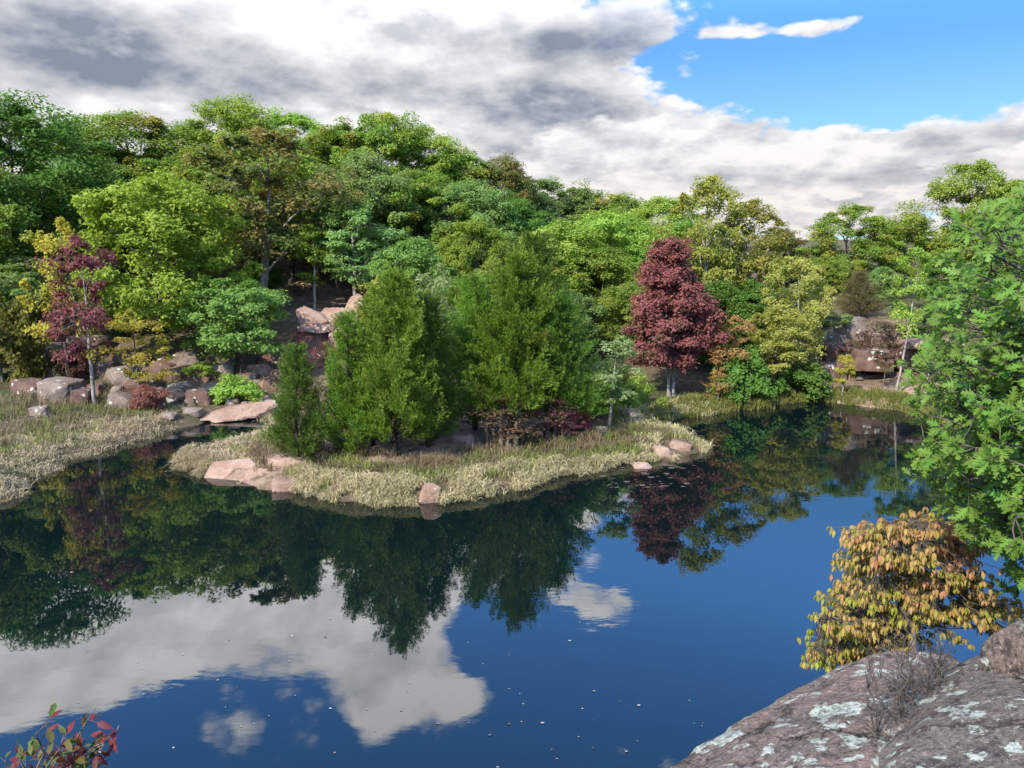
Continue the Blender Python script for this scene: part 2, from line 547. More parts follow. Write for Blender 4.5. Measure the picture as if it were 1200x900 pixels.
def near_granite(name, base, alt, seed):
    """coarse weathered granite seen from close by: pits, crystals, rosettes of pale lichen in two sizes"""
    m, N, out = new_mat(name)
    p = N.vec('ADD', N.node('ShaderNodeTexCoord').outputs['Object'], (seed, seed * 2.0, seed * 0.7))
    n1 = N.noise(p, 1.6, 5, 0.6)
    n2 = N.noise(p, 9.0, 7, 0.72)
    n3 = N.noise(p, 42.0, 5, 0.8)
    n4 = N.noise(p, 130.0, 3, 0.8)
    c = N.mix(N.rng(n1, 0.38, 0.62), base, alt)
    c = N.mix(N.rng(n2, 0.50, 0.64, 0.0, 0.85), c, (0.055, 0.044, 0.042))
    c = N.mix(N.rng(n2, 0.42, 0.30, 0.0, 0.7), c, tuple(1.5 * q for q in base))
    c = N.mix(N.rng(n3, 0.52, 0.62, 0.0, 0.8), c, (0.040, 0.034, 0.034))
    c = N.mix(N.rng(n3, 0.46, 0.36, 0.0, 0.7), c, (0.460, 0.370, 0.330))
    c = N.mix(N.rng(n4, 0.55, 0.65, 0.0, 0.6), c, (0.045, 0.04, 0.04))
    wn = N.node('ShaderNodeTexNoise')
    N.put(wn.inputs['Vector'], p)
    wn.inputs['Scale'].default_value = 14
    wn.inputs['Detail'].default_value = 6
    wn.inputs['Roughness'].default_value = 0.65
    wp = N.vec('ADD', p, N.vec('SCALE', wn.outputs['Color'], scale=0.17))
    rs = None
    for sc_, w_, lo, hi, mx in ((4.6, 3.0, 0.36, 0.58, 0.47), (11.0, 8.0, 0.38, 0.60, 0.46)):
        v = N.voronoi(wp, sc_)
        keep = N.noise(p, sc_ * 0.42, 2, 0.5, w=w_)
        lim = N.rng(keep, lo, hi, 0.0, mx, 'LINEAR')
        f = N.rng(N.math('SUBTRACT', lim, v), 0.0, 0.05)
        rs = f if rs is None else N.math('MAXIMUM', rs, f)
    lf = N.math('MULTIPLY', rs, N.rng(n3, 0.62, 0.50, 0.25, 1.0))
    lc = N.mix(N.rng(n2, 0.4, 0.6), (0.62, 0.65, 0.56), (0.47, 0.52, 0.42))
    c = N.mix(N.math('MULTIPLY', lf, 0.95), c, lc)
    h = N.math('ADD', N.math('MULTIPLY', n2, -0.7), N.math('MULTIPLY', n3, -0.5))
    crack = N.voronoi(N.vec('ADD', wp, N.vec('SCALE', wn.outputs['Color'], scale=0.12)), 1.15, 'DISTANCE_TO_EDGE')
    ck = N.math('MULTIPLY', N.rng(crack, 0.016, 0.003), N.rng(n1, 0.42, 0.56))
    c = N.mix(N.math('MULTIPLY', ck, 0.9), c, (0.022, 0.018, 0.016))
    h = N.math('ADD', h, N.math('MULTIPLY', lf, 0.14))
    h = N.math('MULTIPLY_ADD', ck, -0.8, h)
    principled(N, out, c, 0.9, 0.2, bump(N, h, 1.0, 0.055))
    return m


MAT['near'] = near_granite('granite_lichened', (0.265, 0.188, 0.148), (0.185, 0.145, 0.118), 3.0)
MAT['near_b'] = near_granite('granite_lichened_grey', (0.215, 0.175, 0.140), (0.160, 0.138, 0.112), 11.0)


def ground_mat():
    m, N, out = new_mat('ground_litter')
    g = N.node('ShaderNodeNewGeometry').outputs['Position']
    n1 = N.noise(g, 0.35, 5, 0.6)
    n2 = N.noise(g, 3.0, 6, 0.65)
    n3 = N.noise(g, 22.0, 4, 0.7)
    c = N.mix(N.rng(n1, 0.42, 0.62), (0.115, 0.085, 0.056), (0.060, 0.072, 0.026))
    c = N.mix(N.rng(n2, 0.5, 0.7), c, (0.215, 0.150, 0.105))
    at = N.node('ShaderNodeAttribute', attribute_name='bare')
    c = N.mix(N.math('MULTIPLY', at.outputs['Fac'], N.rng(n2, 0.3, 0.55)), c, (0.395, 0.265, 0.205))
    c = N.mix(N.rng(n3, 0.45, 0.7, 0, 0.55), c, (0.05, 0.038, 0.028))
    principled(N, out, c, 0.95, 0.1, bump(N, N.math('ADD', n2, n3), 0.7, 0.08))
    return m


def water_mat():
    m, N, out = new_mat('pond_water')
    g = N.node('ShaderNodeNewGeometry').outputs['Position']
    n1 = N.noise(N.vec('MULTIPLY', g, (0.55, 1.0, 1.0)), 1.1, 3, 0.5, 0.3)
    n2 = N.noise(N.vec('MULTIPLY', g, (0.6, 1.0, 1.0)), 5.0, 3, 0.5)
    zone = N.rng(N.noise(g, 0.09, 2, 0.5), 0.40, 0.62, 0.25, 1.0)
    h = N.math('MULTIPLY', N.math('MULTIPLY_ADD', n2, 0.18, n1), zone)
    b = principled(N, out, (0.0018, 0.0060, 0.0070), 0.015, 0.5, bump(N, h, 0.10, 0.035))
    b.inputs['IOR'].default_value = 1.70
    return m


MAT['ground'] = ground_mat()
MAT['water'] = water_mat()

# ------------------------------------------------------------------ the setting: shoreline, ground, water
shore_px = [(0, 590), (22, 583), (40, 563), (62, 547), (110, 532), (150, 521), (190, 509), (225, 499), (262, 490), (296, 488), (316, 496),
            (300, 512), (265, 519), (235, 526), (212, 536), (205, 546), (225, 555), (262, 563), (300, 573), (345, 578), (390, 588),
            (440, 592), (500, 592), (540, 586), (590, 576), (645, 563), (700, 550), (735, 543), (785, 537), (820, 530), (829, 522),
            (800, 513), (768, 506), (762, 499), (785, 492), (840, 484), (890, 479), (935, 471), (965, 470), (1000, 475), (1050, 481), (1078, 489)]
SHORE = [(-70, -14), (-48, 8), (-32, 17), (-22, 22)] + [tuple(at_z(x, y, 0)[:2]) for x, y in shore_px] + \
        [(20.5, 33), (19, 26), (17, 19), (14, 13.5), (10.5, 9.2), (7.5, 7.4), (5.6, 6.7), (4.2, 6.3), (3.2, 5.0), (2.2, 3.6), (1.0, 2.6),
         (-1.5, 1.7), (-5, 1.0), (-12, -3), (-28, -16), (-70, -24)]
SHORE = np.array(SHORE)


def sdist(X, Y):
    """distance to the waterline, positive on land"""
    X, Y = np.asarray(X, float).ravel(), np.asarray(Y, float).ravel()
    X = X + 0.16 * np.sin(Y * 2.1 + X * 1.3) + 0.07 * np.sin(X * 4.7 - Y * 3.1)
    Y = Y + 0.14 * np.sin(X * 2.3 - Y * 0.9) + 0.07 * np.sin(X * 5.3 + Y * 3.7)
    best = np.full(len(X), 1e18)
    inside = np.zeros(len(X), bool)
    A, B = SHORE, np.roll(SHORE, -1, 0)
    for (ax, ay), (bx, by) in zip(A, B):
        dx, dy = bx - ax, by - ay
        t = np.clip(((X - ax) * dx + (Y - ay) * dy) / (dx * dx + dy * dy), 0, 1)
        d = (X - ax - t * dx) ** 2 + (Y - ay - t * dy) ** 2
        best = np.minimum(best, d)
        hit = (ay > Y) != (by > Y)
        with np.errstate(divide='ignore', invalid='ignore'):
            xi = ax + (Y - ay) * dx / (dy if dy else 1e-12)
        inside ^= hit & (X < xi)
    d = np.sqrt(best)
    return np.where(inside, -d, d)


def terrain(X, Y, s=None):
    sh = np.shape(X)
    X, Y = np.asarray(X, float).ravel(), np.asarray(Y, float).ravel()
    if s is None:
        s = sdist(X, Y)
    z = np.where(s > 0, 0.30 * sstep(0, 0.9, s) + 0.065 * np.clip(s, 0, 9), np.maximum(s * 0.8, -2.6) - 0.03)
    land = sstep(0.3, 4.0, s)
    far = sstep(36, 44, Y) * (1 - sstep(12, 16, X) * sstep(47.0, 44.0, Y))
    left = sstep(16, -16, X)
    z = z + land * far * (sstep(38, 52, Y) * (0.9 + 2.6 * left) + sstep(48, 78, Y) * (1.4 + 6.6 * left))
    z = z + land * sstep(-24, -40, X) * 3.0 * sstep(10, 30, Y)
    right = sstep(13.5, 17, X) * sstep(44.6, 46.6, Y)
    z = z + right * 2.4
    z = z + land * sstep(19, 30, X) * sstep(6, 20, Y) * sstep(46, 38, Y) * 3.2
    near = sstep(11.0, 5.0, Y) * sstep(0.0, 2.2, s)
    z = z * (1 - near) + near * 6.0
    nz = fbm(np.stack([X * 0.35, Y * 0.35, X * 0], 1), 4, 5)
    z = z + nz * np.where(s > 0, 0.16 + 0.5 * sstep(2, 9, s), 0.05) * sstep(0.0, 1.0, np.abs(s))
    r = np.hypot(X, Y)
    z = z + 4 * sstep(150, 420, r) + 24 * sstep(600, 1900, r)
    return z.reshape(sh)


def th(x, y):
    return float(terrain(np.array([x]), np.array([y]))[0])


def ground_hit(x, y, tmax=140, dz=0.0):
    d = ray(x, y)
    t = np.linspace(2, tmax, 2600)
    P = np.array([0, 0, CAMZ])[None] + t[:, None] * d[None]
    g = np.maximum(terrain(P[:, 0], P[:, 1]), 0) + dz
    i = np.argmax(P[:, 2] < g)
    return P[i]


def axis(lo, hi, step, far_lo, far_hi, k=1.25):
    core = np.arange(lo, hi + 1e-6, step)
    out, st, v = [], step, hi
    while v < far_hi:
        st *= k
        v += st
        out.append(v)
    neg, st, v = [], step, lo
    while v > far_lo:
        st *= k
        v -= st
        neg.append(v)
    return np.concatenate([neg[::-1], core, out])


def build_ground():
    ax, ay = axis(-42, 40, 0.4, -2600, 2600), axis(-6, 66, 0.4, -2600, 2600)
    X, Y = np.meshgrid(ax, ay)
    s = sdist(X, Y)
    Z = terrain(X, Y, s.copy())
    n, m = X.shape
    i = (np.arange(n - 1)[:, None] * m + np.arange(m - 1)[None]).ravel()
    F = np.stack([i, i + 1, i + 1 + m, i + m], 1)
    me = make_mesh('ground', np.stack([X.ravel(), Y.ravel(), Z.ravel()], 1), [F], smooth=True)
    bare = np.zeros(X.size)
    xs, ys = X.ravel(), Y.ravel()
    for px, py, r, amp in [(430, 535, 1.6, 1), (545, 495, 2.2, 1), (520, 520, 1.4, .9), (700, 490, 2.0, .5), (400, 400, 3.0, .9), (400, 350, 4, 1),
                           (310, 545, 1.6, 1), (375, 520, 2.2, .9), (480, 525, 2.0, .7), (1000, 462, 3.0, 1), (1060, 462, 2.5, 1), (1090, 440, 3, .8), (330, 465, 2, .7)]:
        q = ground_hit(px, py)
        bare = np.maximum(bare, amp * np.exp(-((xs - q[0]) ** 2 + (ys - q[1]) ** 2) / r ** 2))
    at = me.attributes.new('bare', 'FLOAT', 'POINT')
    at.data.foreach_set('value', bare.astype(np.float32))
    o = link('ground', me, MAT['ground'])
    o['kind'] = 'structure'
    V = np.array([(-75, -26, 0), (45, -26, 0), (45, 60, 0), (-75, 60, 0)], float)
    w = link('pond_water', make_mesh('pond_water', V, [np.array([[0, 1, 2, 3]])]), MAT['water'])
    w['kind'] = 'structure'


build_ground()

# ------------------------------------------------------------------ boulders and granite outcrops
ICO = {}


def ico(level):
    if level not in ICO:
        bm = bmesh.new()
        bmesh.ops.create_icosphere(bm, subdivisions=level, radius=1.0)
        V = np.array([v.co[:] for v in bm.verts])
        F = np.array([[v.index for v in f.verts] for f in bm.faces])
        bm.free()
        ICO[level] = (nrm(V), F)
    return ICO[level]


def hull_planes(pts):
    bm = bmesh.new()
    for p in pts:
        bm.verts.new(p)
    bmesh.ops.convex_hull(bm, input=bm.verts)
    bm.normal_update()
    c = np.mean(pts, 0)
    out = []
    for f in bm.faces:
        n = np.array(f.normal[:])
        d = np.dot(np.array(f.verts[0].co[:]) - c, n)
        if d < 0:
            n, d = -n, -d
        if d > 1e-4:
            out.append((n, d))
    bm.free()
    return c, np.array([o[0] for o in out]), np.array([o[1] for o in out])


def boulder_mesh(pts, p=14, level=4, rough=0.05, freq=1.6, seed=0, octs=5):
    """rounded polyhedron: p-norm of the hull's faces, weathered by noise"""
    c, Np, D = hull_planes(np.asarray(pts, float))
    d, F = ico(level)
    q = np.maximum(d @ Np.T / D[None], 0)
    mx = q.max(1, keepdims=True)
    r = 1 / (mx[:, 0] * ((q / mx) ** p).sum(1) ** (1 / p))
    V = d * r[:, None]
    size = np.median(r)
    nz = fbm(V * freq / size + seed * 3.7, octs, seed, 0.55)
    st = fbm(np.stack([V[:, 0] * 0.4, V[:, 1] * 0.4, V[:, 2] * 2.2], 1) * freq / size + seed, 3, seed + 9)
    ridge = 0.35 - np.abs(fbm(V * freq * 0.8 / size + seed * 1.9 + 40, 4, seed + 21))
    V = V + d * (size * rough * (nz * 1.0 + 0.5 * st + 1.1 * np.minimum(ridge, 0.2)))[:, None] + c
    return V, F


def box_pts(w, dpt, h, seed, jit=0.28):
    r = np.random.default_rng(seed)
    P = []
    for sx in (-1, 1):
        for sy in (-1, 1):
            for sz in (0, 1):
                top = 0.82 if sz else 1.0
                P.append((sx * w / 2 * top * (1 - jit * r.random()), sy * dpt / 2 * top * (1 - jit * r.random()), (h * (1 - jit * 0.8 * r.random())) if sz else -0.35 * h))
    for _ in range(9):
        a = r.random() * 6.28
        q = r.random()
        P.append((math.cos(a) * w / 2 * (0.7 + .5 * r.random()) * (1.1 - .5 * q), math.sin(a) * dpt / 2 * (.7 + .5 * r.random()) * (1.1 - .5 * q), h * q * 1.0))
    return np.array(P)


def boulder(name, px, py, wpx, hpx, mat, label, seed, tilt=0.0, deep=0.8, p=160, level=4, yaw=None, group=None, dz=0.0, rough=0.045, jit=0.5, cat='boulder'):
    """a block whose foot shows at a photo pixel; its size follows from the distance of the ground it sits on"""
    g = ground_hit(px, py, dz=dz)
    k = g[1] / FPX
    w, h = wpx * k, hpx * k * 1.08
    pts = box_pts(w, max(w * deep, h * 0.7), h, seed, jit)
    V, F = boulder_mesh(pts, p, level, rough, 1.6, seed)
    o = link(name, make_mesh(name, V, [F], smooth=False), MAT[mat])
    o.location = (g[0], g[1] + max(w * deep, h * .7) * 0.35, g[2] - 0.05 * h)
    o.rotation_euler = (0, tilt, (random.Random(seed).random() - 0.5) * 0.5 if yaw is None else yaw)
    return tag(o, label, cat, group)


random.seed(4)
# left bank, among the trees and along the water
BOULDERS = [
    # name, foot px, w, h, material, label, seed, tilt
    ('boulder', 62, 470, 62, 24, 'stone', 'flat pale-topped grey boulder farthest left on the bank, left of the slender maroon tree', 1, 0.04),
    ('boulder', 88, 474, 30, 20, 'redstone', 'dark reddish wedge-shaped boulder just left of the slender maroon tree trunk', 2, 0.2),
    ('boulder', 140, 452, 50, 22, 'stone', 'pale grey boulder behind the slender maroon tree trunk', 3, -0.1),
    ('boulder', 136, 480, 42, 22, 'stone', 'pale grey boulder right of the slender maroon tree trunk at its foot', 4, 0.12),
    ('boulder', 178, 480, 36, 24, 'redstone', 'dark red boulder at the foot of the yellow sapling', 5, -0.1),
    ('boulder', 207, 463, 42, 14, 'stone', 'flat grey lichened slab propped on the red block right of the yellow sapling', 6, -0.22),
    ('boulder', 230, 475, 44, 20, 'redstone', 'squared brown-red block below the tilted lichened slab', 7, 0.0),
    ('boulder', 228, 452, 40, 24, 'redstone', 'tall dark purple-brown boulder above the tilted lichened slab', 8, 0.35),
    ('boulder', 258, 440, 36, 16, 'stone', 'grey boulder under the left side of the round bright green tree', 9, 0.1),
    ('boulder', 318, 458, 24, 20, 'redstone', 'pointed brown rock just right of the leafy green shrub', 10, -0.2),
    ('boulder', 300, 440, 36, 12, 'pink', 'low pink-brown slab right of the round bright green tree trunk', 11, 0.05),
    ('boulder', 44, 488, 26, 12, 'stone', 'small rounded pale rock in the straw-coloured grass on the left bank', 12, 0.0),
    ('boulder', 222, 486, 30, 8, 'stone', 'thin pale flat rock lying left of the long shore slab', 13, 0.05),
    ('boulder', 196, 490, 26, 6, 'stone', 'thinnest flat grey rock at the edge of the grassy left bank', 14, -0.03),
    ('boulder', 85, 388, 74, 18, 'stone', 'broad grey ledge under the trees on the left slope', 15, -0.05),
    ('boulder', 95, 412, 50, 20, 'stone', 'shaded grey boulder on the left slope below the broad ledge', 16, 0.15),
    ('boulder', 50, 425, 56, 22, 'stone', 'shaded blue-grey boulder behind the mustard bush', 17, 0.05),
    ('boulder', 190, 440, 40, 20, 'redstone', 'dark brown boulder behind the yellow sapling', 18, 0.1),
    ('boulder', 272, 477, 20, 12, 'stone', 'small pale rock at the foot of the leafy green shrub', 19, 0.0),
    # the peninsula
    ('boulder', 500, 589, 30, 24, 'pink', 'pink angular rock standing in the straw grass at the tip edge of the peninsula', 22, 0.3),
    ('boulder', 330, 576, 40, 13, 'pink', 'low pink rock at the waterline right of the large pink shore rock', 23, 0.1),
    ('boulder', 340, 545, 62, 8, 'pink', 'long thin pink slab lying inland beside the small cedar', 24, 0.03),
    ('boulder', 799, 529, 34, 10, 'pink', 'pale pink pointed rock at the right tip of the peninsula', 25, 0.15),
    ('boulder', 777, 534, 26, 10, 'pink', 'small pink rock left of the pointed rock at the peninsula tip', 26, 0.0),
    ('boulder', 752, 549, 28, 5, 'pink', 'flat pink rock barely above the water off the peninsula tip', 27, 0.0),
    ('boulder', 540, 524, 40, 12, 'pink', 'low pink rock in the bare path between the cedars', 28, 0.0),
    ('boulder', 745, 495, 26, 12, 'stone', 'grey rock in the grass behind the leaning pale sapling', 29, 0.0),
    ('boulder', 706, 512, 18, 14, 'stone', 'small grey rock at the foot of the leaning pale sapling', 30, 0.0),
]
for nm, px, py, w, h, mt, lb, sd, tl in BOULDERS:
    boulder(nm, px, py, w, h, mt, lb, sd, tl)


rs_ = random.Random(3)
for k, (x_, y_, w_, h_, lb) in enumerate([
        (160, 462, 52, 16, 'dark red slab directly under the leaves of the yellow sapling'), (205, 444, 46, 15, 'dark slab above the tilted lichened slab, left of the purple-brown boulder'),
        (250, 462, 50, 13, 'grey slab tucked behind the leafy low green shrub on its left'), (285, 452, 40, 14, 'dark red slab under the trunk of the round bright green tree'),
        (330, 446, 44, 13, 'dark slab behind the smallest cedar, right of the pointed brown rock'), (190, 472, 44, 13, 'flat grey slab at the foot of the tilted lichened slab'),
        (120, 440, 44, 16, 'dark red slab behind the slender maroon tree at mid trunk'), (150, 430, 50, 17, 'shaded dark slab high behind the yellow sapling'),
        (215, 428, 44, 14, 'shaded grey slab under the left edge of the round bright green crown'), (255, 424, 40, 13, 'shaded slab hidden under the low boughs of the round bright green tree'),
        (320, 430, 50, 14, 'dark slab under the right edge of the round bright green crown'), (340, 414, 40, 12, 'grey slab below the hillside outcrop beside the pink-red shrub'),
        (30, 462, 44, 16, 'brown-red block at the far left of the boulders, below the mustard bush'), (70, 446, 46, 16, 'dark slab behind the flat pale-topped boulder on the left bank'),
        (290, 468, 36, 10, 'low grey slab right of the leafy low green shrub'), (105, 462, 36, 12, 'small dark red slab touching the slender maroon tree trunk')]):
    boulder('broken_rock', x_, y_, w_, h_, ('redstone', 'redstone', 'stone')[k % 3], lb, 500 + k, rs_.uniform(-.18, .18),
            deep=0.9, group='rock jumble of the left bank', jit=0.35)
for k in range(22):
    boulder('stone', rs_.uniform(30, 330), rs_.uniform(436, 482), rs_.uniform(10, 22), rs_.uniform(6, 12), ('stone', 'redstone', 'stone', 'pink')[k % 4],
            'small broken stone among the larger boulders on the left bank', 300 + k, rs_.uniform(-.3, .3), level=3, group='small stones of the left bank', cat='stone')


def rock_from_px(name, items, mat, label, p=16, level=5, rough=0.03, freq=2.2, seed=0, cat='boulder', floor=None):
    """block whose corners are given as (pixel x, pixel y, depth Y) on visible corners plus hidden back corners"""
    P = np.array([at_Y(*q) for q in items])
    if floor is not None:
        low = P.copy()
        low[:, 2] = floor
        P = np.concatenate([P, low])
    c0 = P.mean(0)
    c0[2] = P[:, 2].min()
    V, F = boulder_mesh(P - c0, p * 5, level, rough, freq, seed)
    o = link(name, make_mesh(name, V, [F], smooth=False), MAT[mat])
    o.location = c0
    return tag(o, label, cat)


# large shore rock at the left tip of the peninsula, and the long slab behind the inlet
g = ground_hit(270, 556)
rock_from_px('boulder', [(238, 559, g[1]), (250, 541, g[1] + .5), (292, 537, g[1] + .7), (301, 545, g[1] + .3), (285, 560, g[1] - .1), (262, 562, g[1] - .2), (255, 540, g[1] + 1.3), (300, 536, g[1] + 1.5)],
             'pink', 'large pale pink slanted rock at the left tip of the peninsula', p=26, rough=0.035, seed=41, floor=-0.3)
g = ground_hit(250, 494)
rock_from_px('boulder', [(228, 492, g[1] - .2), (250, 483, g[1] + .6), (322, 466, g[1] + 2.2), (326, 474, g[1] + 1.2), (300, 486, g[1] + .2), (255, 496, g[1] - .4), (232, 486, g[1] + 1.2), (300, 467, g[1] + 2.8)],
             'pink', 'long sloping pink-grey slab at the head of the inlet', p=22, rough=0.04, seed=42, floor=0.1)
rock_from_px('boulder', [(202, 492, g[1] - .1), (215, 484, g[1] + .6), (248, 484, g[1] + .7), (240, 493, g[1] - .2), (225, 482, g[1] + 1.2)],
             'pink', 'short pink slab joining the left end of the long sloping slab', p=22, rough=0.04, seed=43, floor=0.1)
# pink outcrop half-way up the slope
yo = 45.0
rock_from_px('boulder', [(346, 362, yo + .4), (352, 379, yo - .1), (374, 380, yo - .5), (384, 377, yo), (376, 369, yo + .6), (356, 358, yo + 1.2), (386, 370, yo + 1.5), (350, 384, yo)],
             'pink', 'square-faced pink block at the left end of the hillside outcrop', p=36, rough=0.02, seed=51, floor=2.2)
rock_from_px('boulder', [(347, 383, yo - .5), (384, 383, yo - .6), (392, 380, yo - .2), (392, 388, yo - .4), (376, 391, yo - .8), (350, 389, yo - .6), (360, 380, yo + 1), (390, 378, yo + 1)],
             'pink', 'pink slab carrying the square-faced block of the hillside outcrop', p=26, rough=0.03, seed=52)
rock_from_px('boulder', [(370, 372, yo + 1), (400, 360, yo + 2.2), (414, 362, yo + 1.4), (398, 371, yo + .6), (386, 376, yo + .3), (380, 360, yo + 3.2)],
             'pink', 'sloping pink slab in the middle of the hillside outcrop', p=22, rough=0.03, seed=53, floor=2.6)
rock_from_px('boulder', [(404, 360, yo + 2.2), (411, 347, yo + 3.2), (425, 347, yo + 3), (428, 355, yo + 2.2), (418, 362, yo + 1.4), (420, 343, yo + 4.5)],
             'pink', 'pale pink pointed block at the right end of the hillside outcrop', p=22, rough=0.03, seed=54, floor=2.8)
rock_from_px('boulder', [(384, 392, yo - .6), (402, 380, yo + .2), (420, 374, yo + .2), (420, 392, yo - .9), (400, 398, yo - 1.1), (410, 372, yo + 1.5)],
             'pink', 'pale tan boulder at the lower right of the hillside outcrop beside the cedars', p=16, rough=0.05, seed=55, floor=1.6)

# quarry ledge on the right far shore
yc = 43.0
LEDGE = [   # x0, x1, top row, bottom row, depth behind yc, material, label
    (958, 1020, 372, 402, 3.0, 'stone', 'broad grey block at the top left of the quarry ledge'),
    (1018, 1060, 374, 393, 3.5, 'redstone', 'flat pinkish block on top of the quarry ledge behind the pale forked tree'),
    (964, 1003, 402, 425, 2.0, 'redstone', 'mossy brown block under the broad grey block of the quarry ledge'),
    (998, 1050, 411, 436, 0.7, 'redstone', 'dark purple overhanging slab in the middle of the quarry ledge'),
    (1052, 1087, 405, 435, 1.0, 'redstone', 'tall dark block right of the pale forked tree in the quarry ledge'),
    (1086, 1122, 410, 439, 1.0, 'pink', 'pinkish upright block at the right end of the quarry ledge'),
    (1060, 1134, 400, 411, 0.3, 'pink', 'wide tan capping slab at the right end of the quarry ledge'),
    (960, 998, 425, 457, 1.2, 'redstone', 'shaded dark block at the lower left of the quarry ledge'),
    (1000, 1034, 437, 461, 1.5, 'stone', 'grey-red block under the overhanging slab, lower left of the quarry ledge'),
    (1034, 1063, 435, 459, 1.4, 'redstone', 'brown squared block at the bottom centre of the quarry ledge'),
    (1062, 1093, 435, 458, 1.4, 'redstone', 'red-brown block at the bottom right of the quarry ledge'),
    (1092, 1130, 438, 458, 1.4, 'redstone', 'low dark block at the right foot of the quarry ledge'),
    (1014, 1062, 390, 412, 2.2, 'redstone', 'rust-brown slab half-way up the quarry ledge'),
]
for i, (x0, x1, y0, y1, dd, mt, lb) in enumerate(LEDGE):
    rr = np.random.default_rng(70 + i)
    A, B = at_Y(x0, y1, yc + dd), at_Y(x1, y0, yc + dd)
    w, h = B[0] - A[0], B[2] - A[2]
    pts = []
    for sx in (0, 1):
        for sy in (0, 2.6):
            for sz in (0, 1):
                pts.append((A[0] + w * (sx + (0.5 - sx) * 0.22 * rr.random()), yc + dd + sy + rr.normal(0, 0.22), A[2] + h * (sz + (0.5 - sz) * 0.2 * rr.random())))
    for _ in range(4):
        pts.append((A[0] + w * rr.random(), yc + dd - 0.25 * rr.random(), A[2] + h * rr.random()))
    pts = np.array(pts)
    c0 = np.array([pts[:, 0].mean(), pts[:, 1].mean(), A[2]])
    V, F = boulder_mesh(pts - c0, 120, 5, 0.05, 1.8, 70 + i)
    o = link('ledge_block', make_mesh('ledge_block', V, [F], smooth=False), MAT[mt])
    o.location = c0
    tag(o, lb, 'rock ledge')

# foreground granite: two big lichened slabs with a crevice and a third block
FG_A = [at_z(*q) for q in [(1140, 784, 6.04), (1112, 766, 5.98), (1078, 760, 5.96), (1035, 762, 5.92), (985, 778, 5.84), (930, 808, 5.78), (850, 858, 5.76), (780, 898, 5.76), (715, 945, 5.74),
                           (1000, 905, 6.12), (1062, 836, 6.10), (960, 960, 6.16), (780, 1080, 6.0), (900, 1150, 6.1), (960, 830, 6.02), (880, 890, 6.0)]]
FG_B = [at_z(*q) for q in [(1000, 892, 5.96), (1050, 838, 6.0), (1100, 786, 6.04), (1150, 762, 6.10), (1240, 752, 6.16), (1330, 790, 6.2), (1092, 840, 6.24), (1180, 790, 6.24), (1290, 830, 6.4),
                           (1000, 1000, 6.1), (1120, 1050, 6.34), (1400, 1050, 6.4), (1060, 890, 6.24)]]
FG_C = [at_z(*q) for q in [(1148, 752, 6.30), (1156, 778, 6.10), (1196, 724, 6.50), (1240, 716, 6.55), (1300, 745, 6.6), (1290, 790, 6.3), (1215, 784, 6.2), (1230, 706, 6.45), (1168, 738, 6.40)]]


def near_rock(name, P, mat, label, floor, seed, p, level=7, rough=0.040):
    P = np.array(P)
    low = P.copy()
    cc = P.mean(0)
    low[:, :2] = cc[:2] + (low[:, :2] - cc[:2]) * 0.92
    low[:, 2] = floor
    P = np.concatenate([P, low])
    c0 = np.array([cc[0], cc[1], floor])
    V, F = boulder_mesh(P - c0, p, level, rough, 4.0, seed, 7)
    o = link(name, make_mesh(name, V, [F], smooth=True), MAT[mat])
    o.location = c0
    return tag(o, label, 'rock')


near_rock('granite_slab', FG_A, 'near', 'lichen-spotted reddish granite slab sloping to the water at the bottom right, left of the crevice', 3.6, 3, 140)
near_rock('granite_slab', FG_B, 'near_b', 'greyish lichen-spotted granite slab right of the crevice in the bottom right corner', 3.8, 5, 140)
near_rock('granite_slab', FG_C, 'near', 'rounded red-brown granite block at the right edge behind the two lichened slabs', 4.6, 8, 60, 6)
# ------------------------------------------------------------------ tree prototypes
def limb_curve(a, b, sag, n, r, wob):
    """curved branch from a to b that first rises then spreads"""
    t = np.linspace(0, 1, n)[:, None]
    mid = (a + b) / 2 + np.array([0, 0, sag])
    P = (1 - t) ** 2 * a + 2 * t * (1 - t) * mid + t ** 2 * b
    P[1:-1] += r.normal(0, wob, (n - 2, 3))
    return P


